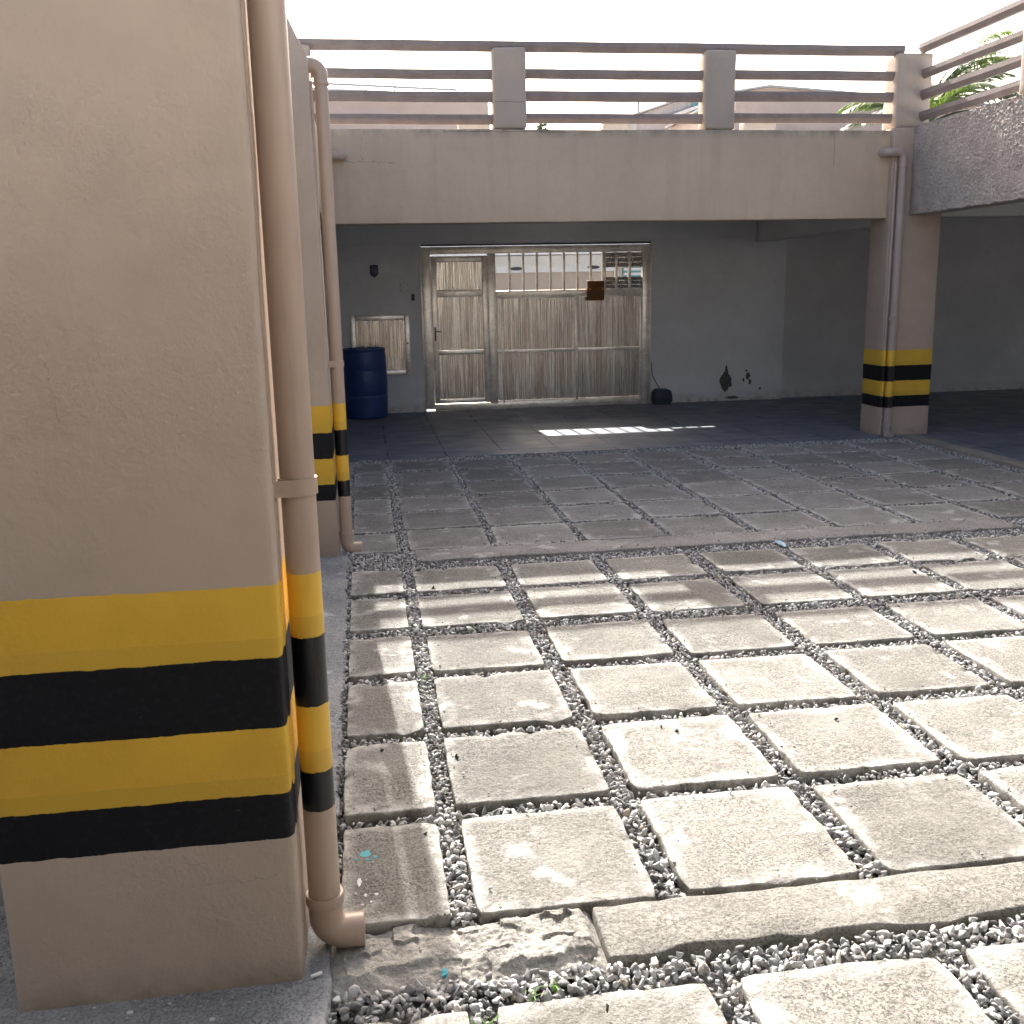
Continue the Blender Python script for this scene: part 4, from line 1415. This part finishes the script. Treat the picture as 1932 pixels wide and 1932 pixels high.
# ------------------------------------------------------------------ across the street
h = thing('house', 'beige and white house across the street, seen through the gate bars', 'house', (6, 28, 0))
mb = MB(); mb.box(-6, 7.25, 28.0, 34, -0.06, 2.62); mb.box(8.55, 16, 28.0, 34, -0.06, 2.62); mb.box(7.25, 8.55, 28.0, 34, -0.06, 1.45); mb.box(7.25, 8.55, 28.0, 34, 2.42, 2.62)
mb.build('wall', M['house'], h)
mb = MB(); mb.box(-6, 16, 27.1, 33.9, 2.63, 2.9); mb.box(-6, 16, 27.0, 27.09, 2.58, 3.2); mb.box(-6, 7.0, 27.85, 27.995, 2.14, 2.58); mb.box(-6, 7.0, 27.78, 27.845, 2.32, 2.36)
mb.build('eave', M['white'], h)
for (xx, zz) in ((4.25, 2.245), (6.4, 2.25)):
    mb = MB(); mb.prism([(xx + 0.17 * math.cos(a_ * math.pi / 10), zz + 0.045 * math.sin(a_ * math.pi / 10)) for a_ in range(20)], 'y', 27.80, 27.8495); mb.build('wall_lamp', M['steel_dark'], h, smooth=True, angle=40)
mb = MB(); mb.box(7.00, 7.12, 27.9, 27.99, 1.2, 2.55); mb.box(7.12, 8.6, 27.93, 27.985, 2.36, 2.5)
mb.build('window_trim', M['white'], h)
wf = MB()
for k in range(7):
    wf.box(7.3, 8.5, 28.02, 28.06, 1.5 + k * 0.13, 1.5 + k * 0.13 + 0.07)
wf = wf.build('window', M['white'], h)
mb = MB(); mb.box(7.26, 8.54, 28.1, 28.14, 1.46, 2.41); mb.build('pane', M['teal'], wf)

h2 = thing('house', 'peach upper storey rising behind the left bay of the far railing', 'house', (-2, 31, 0))
mb = MB(); mb.box(-9, 3.92, 30.5, 36, 2.93, 7.02)
mb.build('wall', M['peach'], h2)
mb = MB(); mb.add([(-9, 30.35, 7.03), (2.0, 30.35, 7.03), (2.0, 36, 7.03), (-9, 36, 7.03), (-9, 30.35, 7.62), (2.0, 30.35, 7.20), (2.0, 36, 7.20), (-9, 36, 7.62)],
                  [(0, 3, 2, 1), (4, 5, 6, 7), (0, 1, 5, 4), (1, 2, 6, 5), (2, 3, 7, 6), (3, 0, 4, 7)])
mb.build('parapet', M['white'], h2)
mb = MB(); mb.tube([(-9, 30.3, 7.72), (3.0, 30.3, 7.26)], 0.035, 8)
for xx in (0.45, 1.25):
    mb.tube([(xx, 30.3, 7.2), (xx, 30.3, 7.36)], 0.02, 6)
mb.build('roof_pipe', M['coping'], h2)

h3 = thing('house', 'peach gable wall behind the right bay of the far railing', 'house', (14, 31, 0))
mb = MB(); mb.prism([(11.3, -0.06), (24, -0.06), (24, 6.6), (16.3, 7.15), (12.3, 7.42), (11.3, 7.25)], 'y', 30.4, 37)
mb.build('wall', M['peach'], h3)
mb = MB(); mb.prism([(11.15, 7.26), (12.3, 7.43), (16.3, 7.16), (24, 6.61), (24, 6.65), (16.3, 7.20), (12.3, 7.47), (11.15, 7.30)], 'y', 30.25, 37)
mb.build('roof', M['coping'], h3)
mb = MB(); mb.box(11.0, 24, 30.2, 30.398, 6.02, 6.12); mb.build('ledge', M['white'], h3)

h4 = thing('grey_building', 'streaked grey building with sloping roofline between the far railing posts', 'building', (14, 46, 0))
mb = MB(); mb.prism([(12.55, -0.06), (16.4, -0.06), (16.4, 10.3), (15.9, 10.22), (12.55, 9.15)], 'y', 46, 54)
mb.build('wall', M['grey_bldg'], h4)
mb = MB(); mb.prism([(12.45, 9.14), (15.9, 10.24), (16.5, 10.32), (16.5, 10.39), (15.9, 10.32), (12.45, 9.22)], 'y', 45.85, 54)
mb.build('roof', M['coping'], h4)
mb = MB(); mb.prism([(13.9, 9.1), (15.9, 9.75), (15.9, 9.62), (13.9, 8.97)], 'y', 45.8, 45.998)
mb.build('stair_rail', M['white'], h4)
mb = MB(); mb.box(15.1, 15.8, 45.93, 45.998, 9.2, 9.9); mb.build('window', M['teal'], h4)
mb = MB(); mb.box(12.55, 12.65, 45.86, 45.95, 9.27, 9.75); mb.build('chimney', M['coping'], h4)

# ------------------------------------------------------------------ plants beyond the deck
def palm(cx, cyy, cz, n, label):
    root = thing('palm_tree', label, 'palm tree', (cx, cyy, -0.06))
    mb = MB(); mb.tube([(cx + 0.05 * math.sin(k), cyy, -0.06 + (cz + 0.06) * k / 10) for k in range(11)], [0.17 - 0.006 * k for k in range(11)], 14)
    mb.build('trunk', M['trunk'], root, smooth=True)
    specs = [(-2.75, 0.55, 2.1), (-2.2, 0.9, 2.0), (0.15, 1.15, 3.0), (0.0, 0.75, 2.9), (-0.2, 1.40, 2.9), (0.2, 1.28, 2.8), (-0.3, 0.75, 2.4), (2.6, 0.8, 2.2), (3.05, 0.7, 2.2), (2.85, 0.45, 2.3), (0.6, 1.0, 2.6), (-0.45, 1.1, 2.7), (0.1, 0.5, 2.6), (-1.3, 0.8, 2.2), (-0.8, 1.0, 2.2), (1.9, 0.9, 2.2), (0.3, 1.45, 1.9), (-0.1, 0.3, 2.3)]
    for i, (az, el, L) in enumerate(specs[:n]):
        mb = MB()
        d = Vector((math.cos(az), math.sin(az), 0))
        pts = []
        N = 26
        p = Vector((cx, cyy, cz)); e = el
        for k in range(N):
            pts.append(p.copy())
            p = p + (d * math.cos(e) + Vector((0, 0, 1)) * math.sin(e)) * (L / N)
            e -= 1.75 / N * (0.4 + k / N)
        mb.tube(pts, [0.022 * (1 - 0.85 * k / N) for k in range(N)], 6)
        for k in range(3, N - 1):
            for sub in (0.0, 0.34, 0.67):
                base = pts[k].lerp(pts[k + 1], sub)
                tdir = (pts[k + 1] - pts[k]).normalized()
                side = tdir.cross(Vector((0, 0, 1)))
                side = side.normalized() if side.length > 0.05 else Vector((d.y, -d.x, 0))
                ll = 0.62 * math.sin(math.pi * min(0.97, (k + 2.0) / (N + 1))) ** 0.6 * (L / 2.3)
                for sg in (-1, 1):
                    dirv = (tdir * 0.75 + side * sg * 0.75 + Vector((0, 0, -0.20 + random.uniform(-.12, .18)))).normalized()
                    tip = base + dirv * ll + Vector((0, 0, -0.12 * ll))
                    mid = base + dirv * ll * 0.5
                    w = dirv.cross(side.cross(tdir)).normalized() * 0.022
                    mb.add([base - w * .5, base + w * .5, mid + w, mid - w, tip], [(0, 1, 2, 3), (3, 2, 4)])
        mb.build('frond', M['palm'] if i % 3 else M['palm_dry'], root)
    return root


palm(12.6, 22.0, 5.05, 18, 'green palm with feathery fronds rising behind the far right railing corner')


def bush(cx, cyy, z0, w, hh, n, label):
    root = thing('bush', label, 'bush', (cx, cyy, z0))
    mb = MB()
    for k in range(n):
        a, r, t = random.uniform(0, 6.283), math.sqrt(random.random()), random.random()
        p = Vector((cx + math.cos(a) * r * w * (1 - 0.5 * t), cyy + math.sin(a) * r * w * (1 - .5 * t), z0 + hh * t))
        u = Vector((random.gauss(0, 1), random.gauss(0, 1), random.gauss(0, 1))).normalized(); v = u.orthogonal().normalized() * 0.05; u = u * 0.09
        mb.add([p - u, p + v, p + u, p - v], [(0, 1, 2, 3)])
    mb.build('foliage', M['bush'], root)
    mb = MB(); mb.tube([(cx, cyy, -0.06), (cx, cyy, z0 + hh * 0.4)], 0.06, 8); mb.build('trunk', M['trunk'], root)


bush(6.32, 35.0, 5.6, 0.35, 1.75, 320, 'dark treetop tip just right of the first railing post')
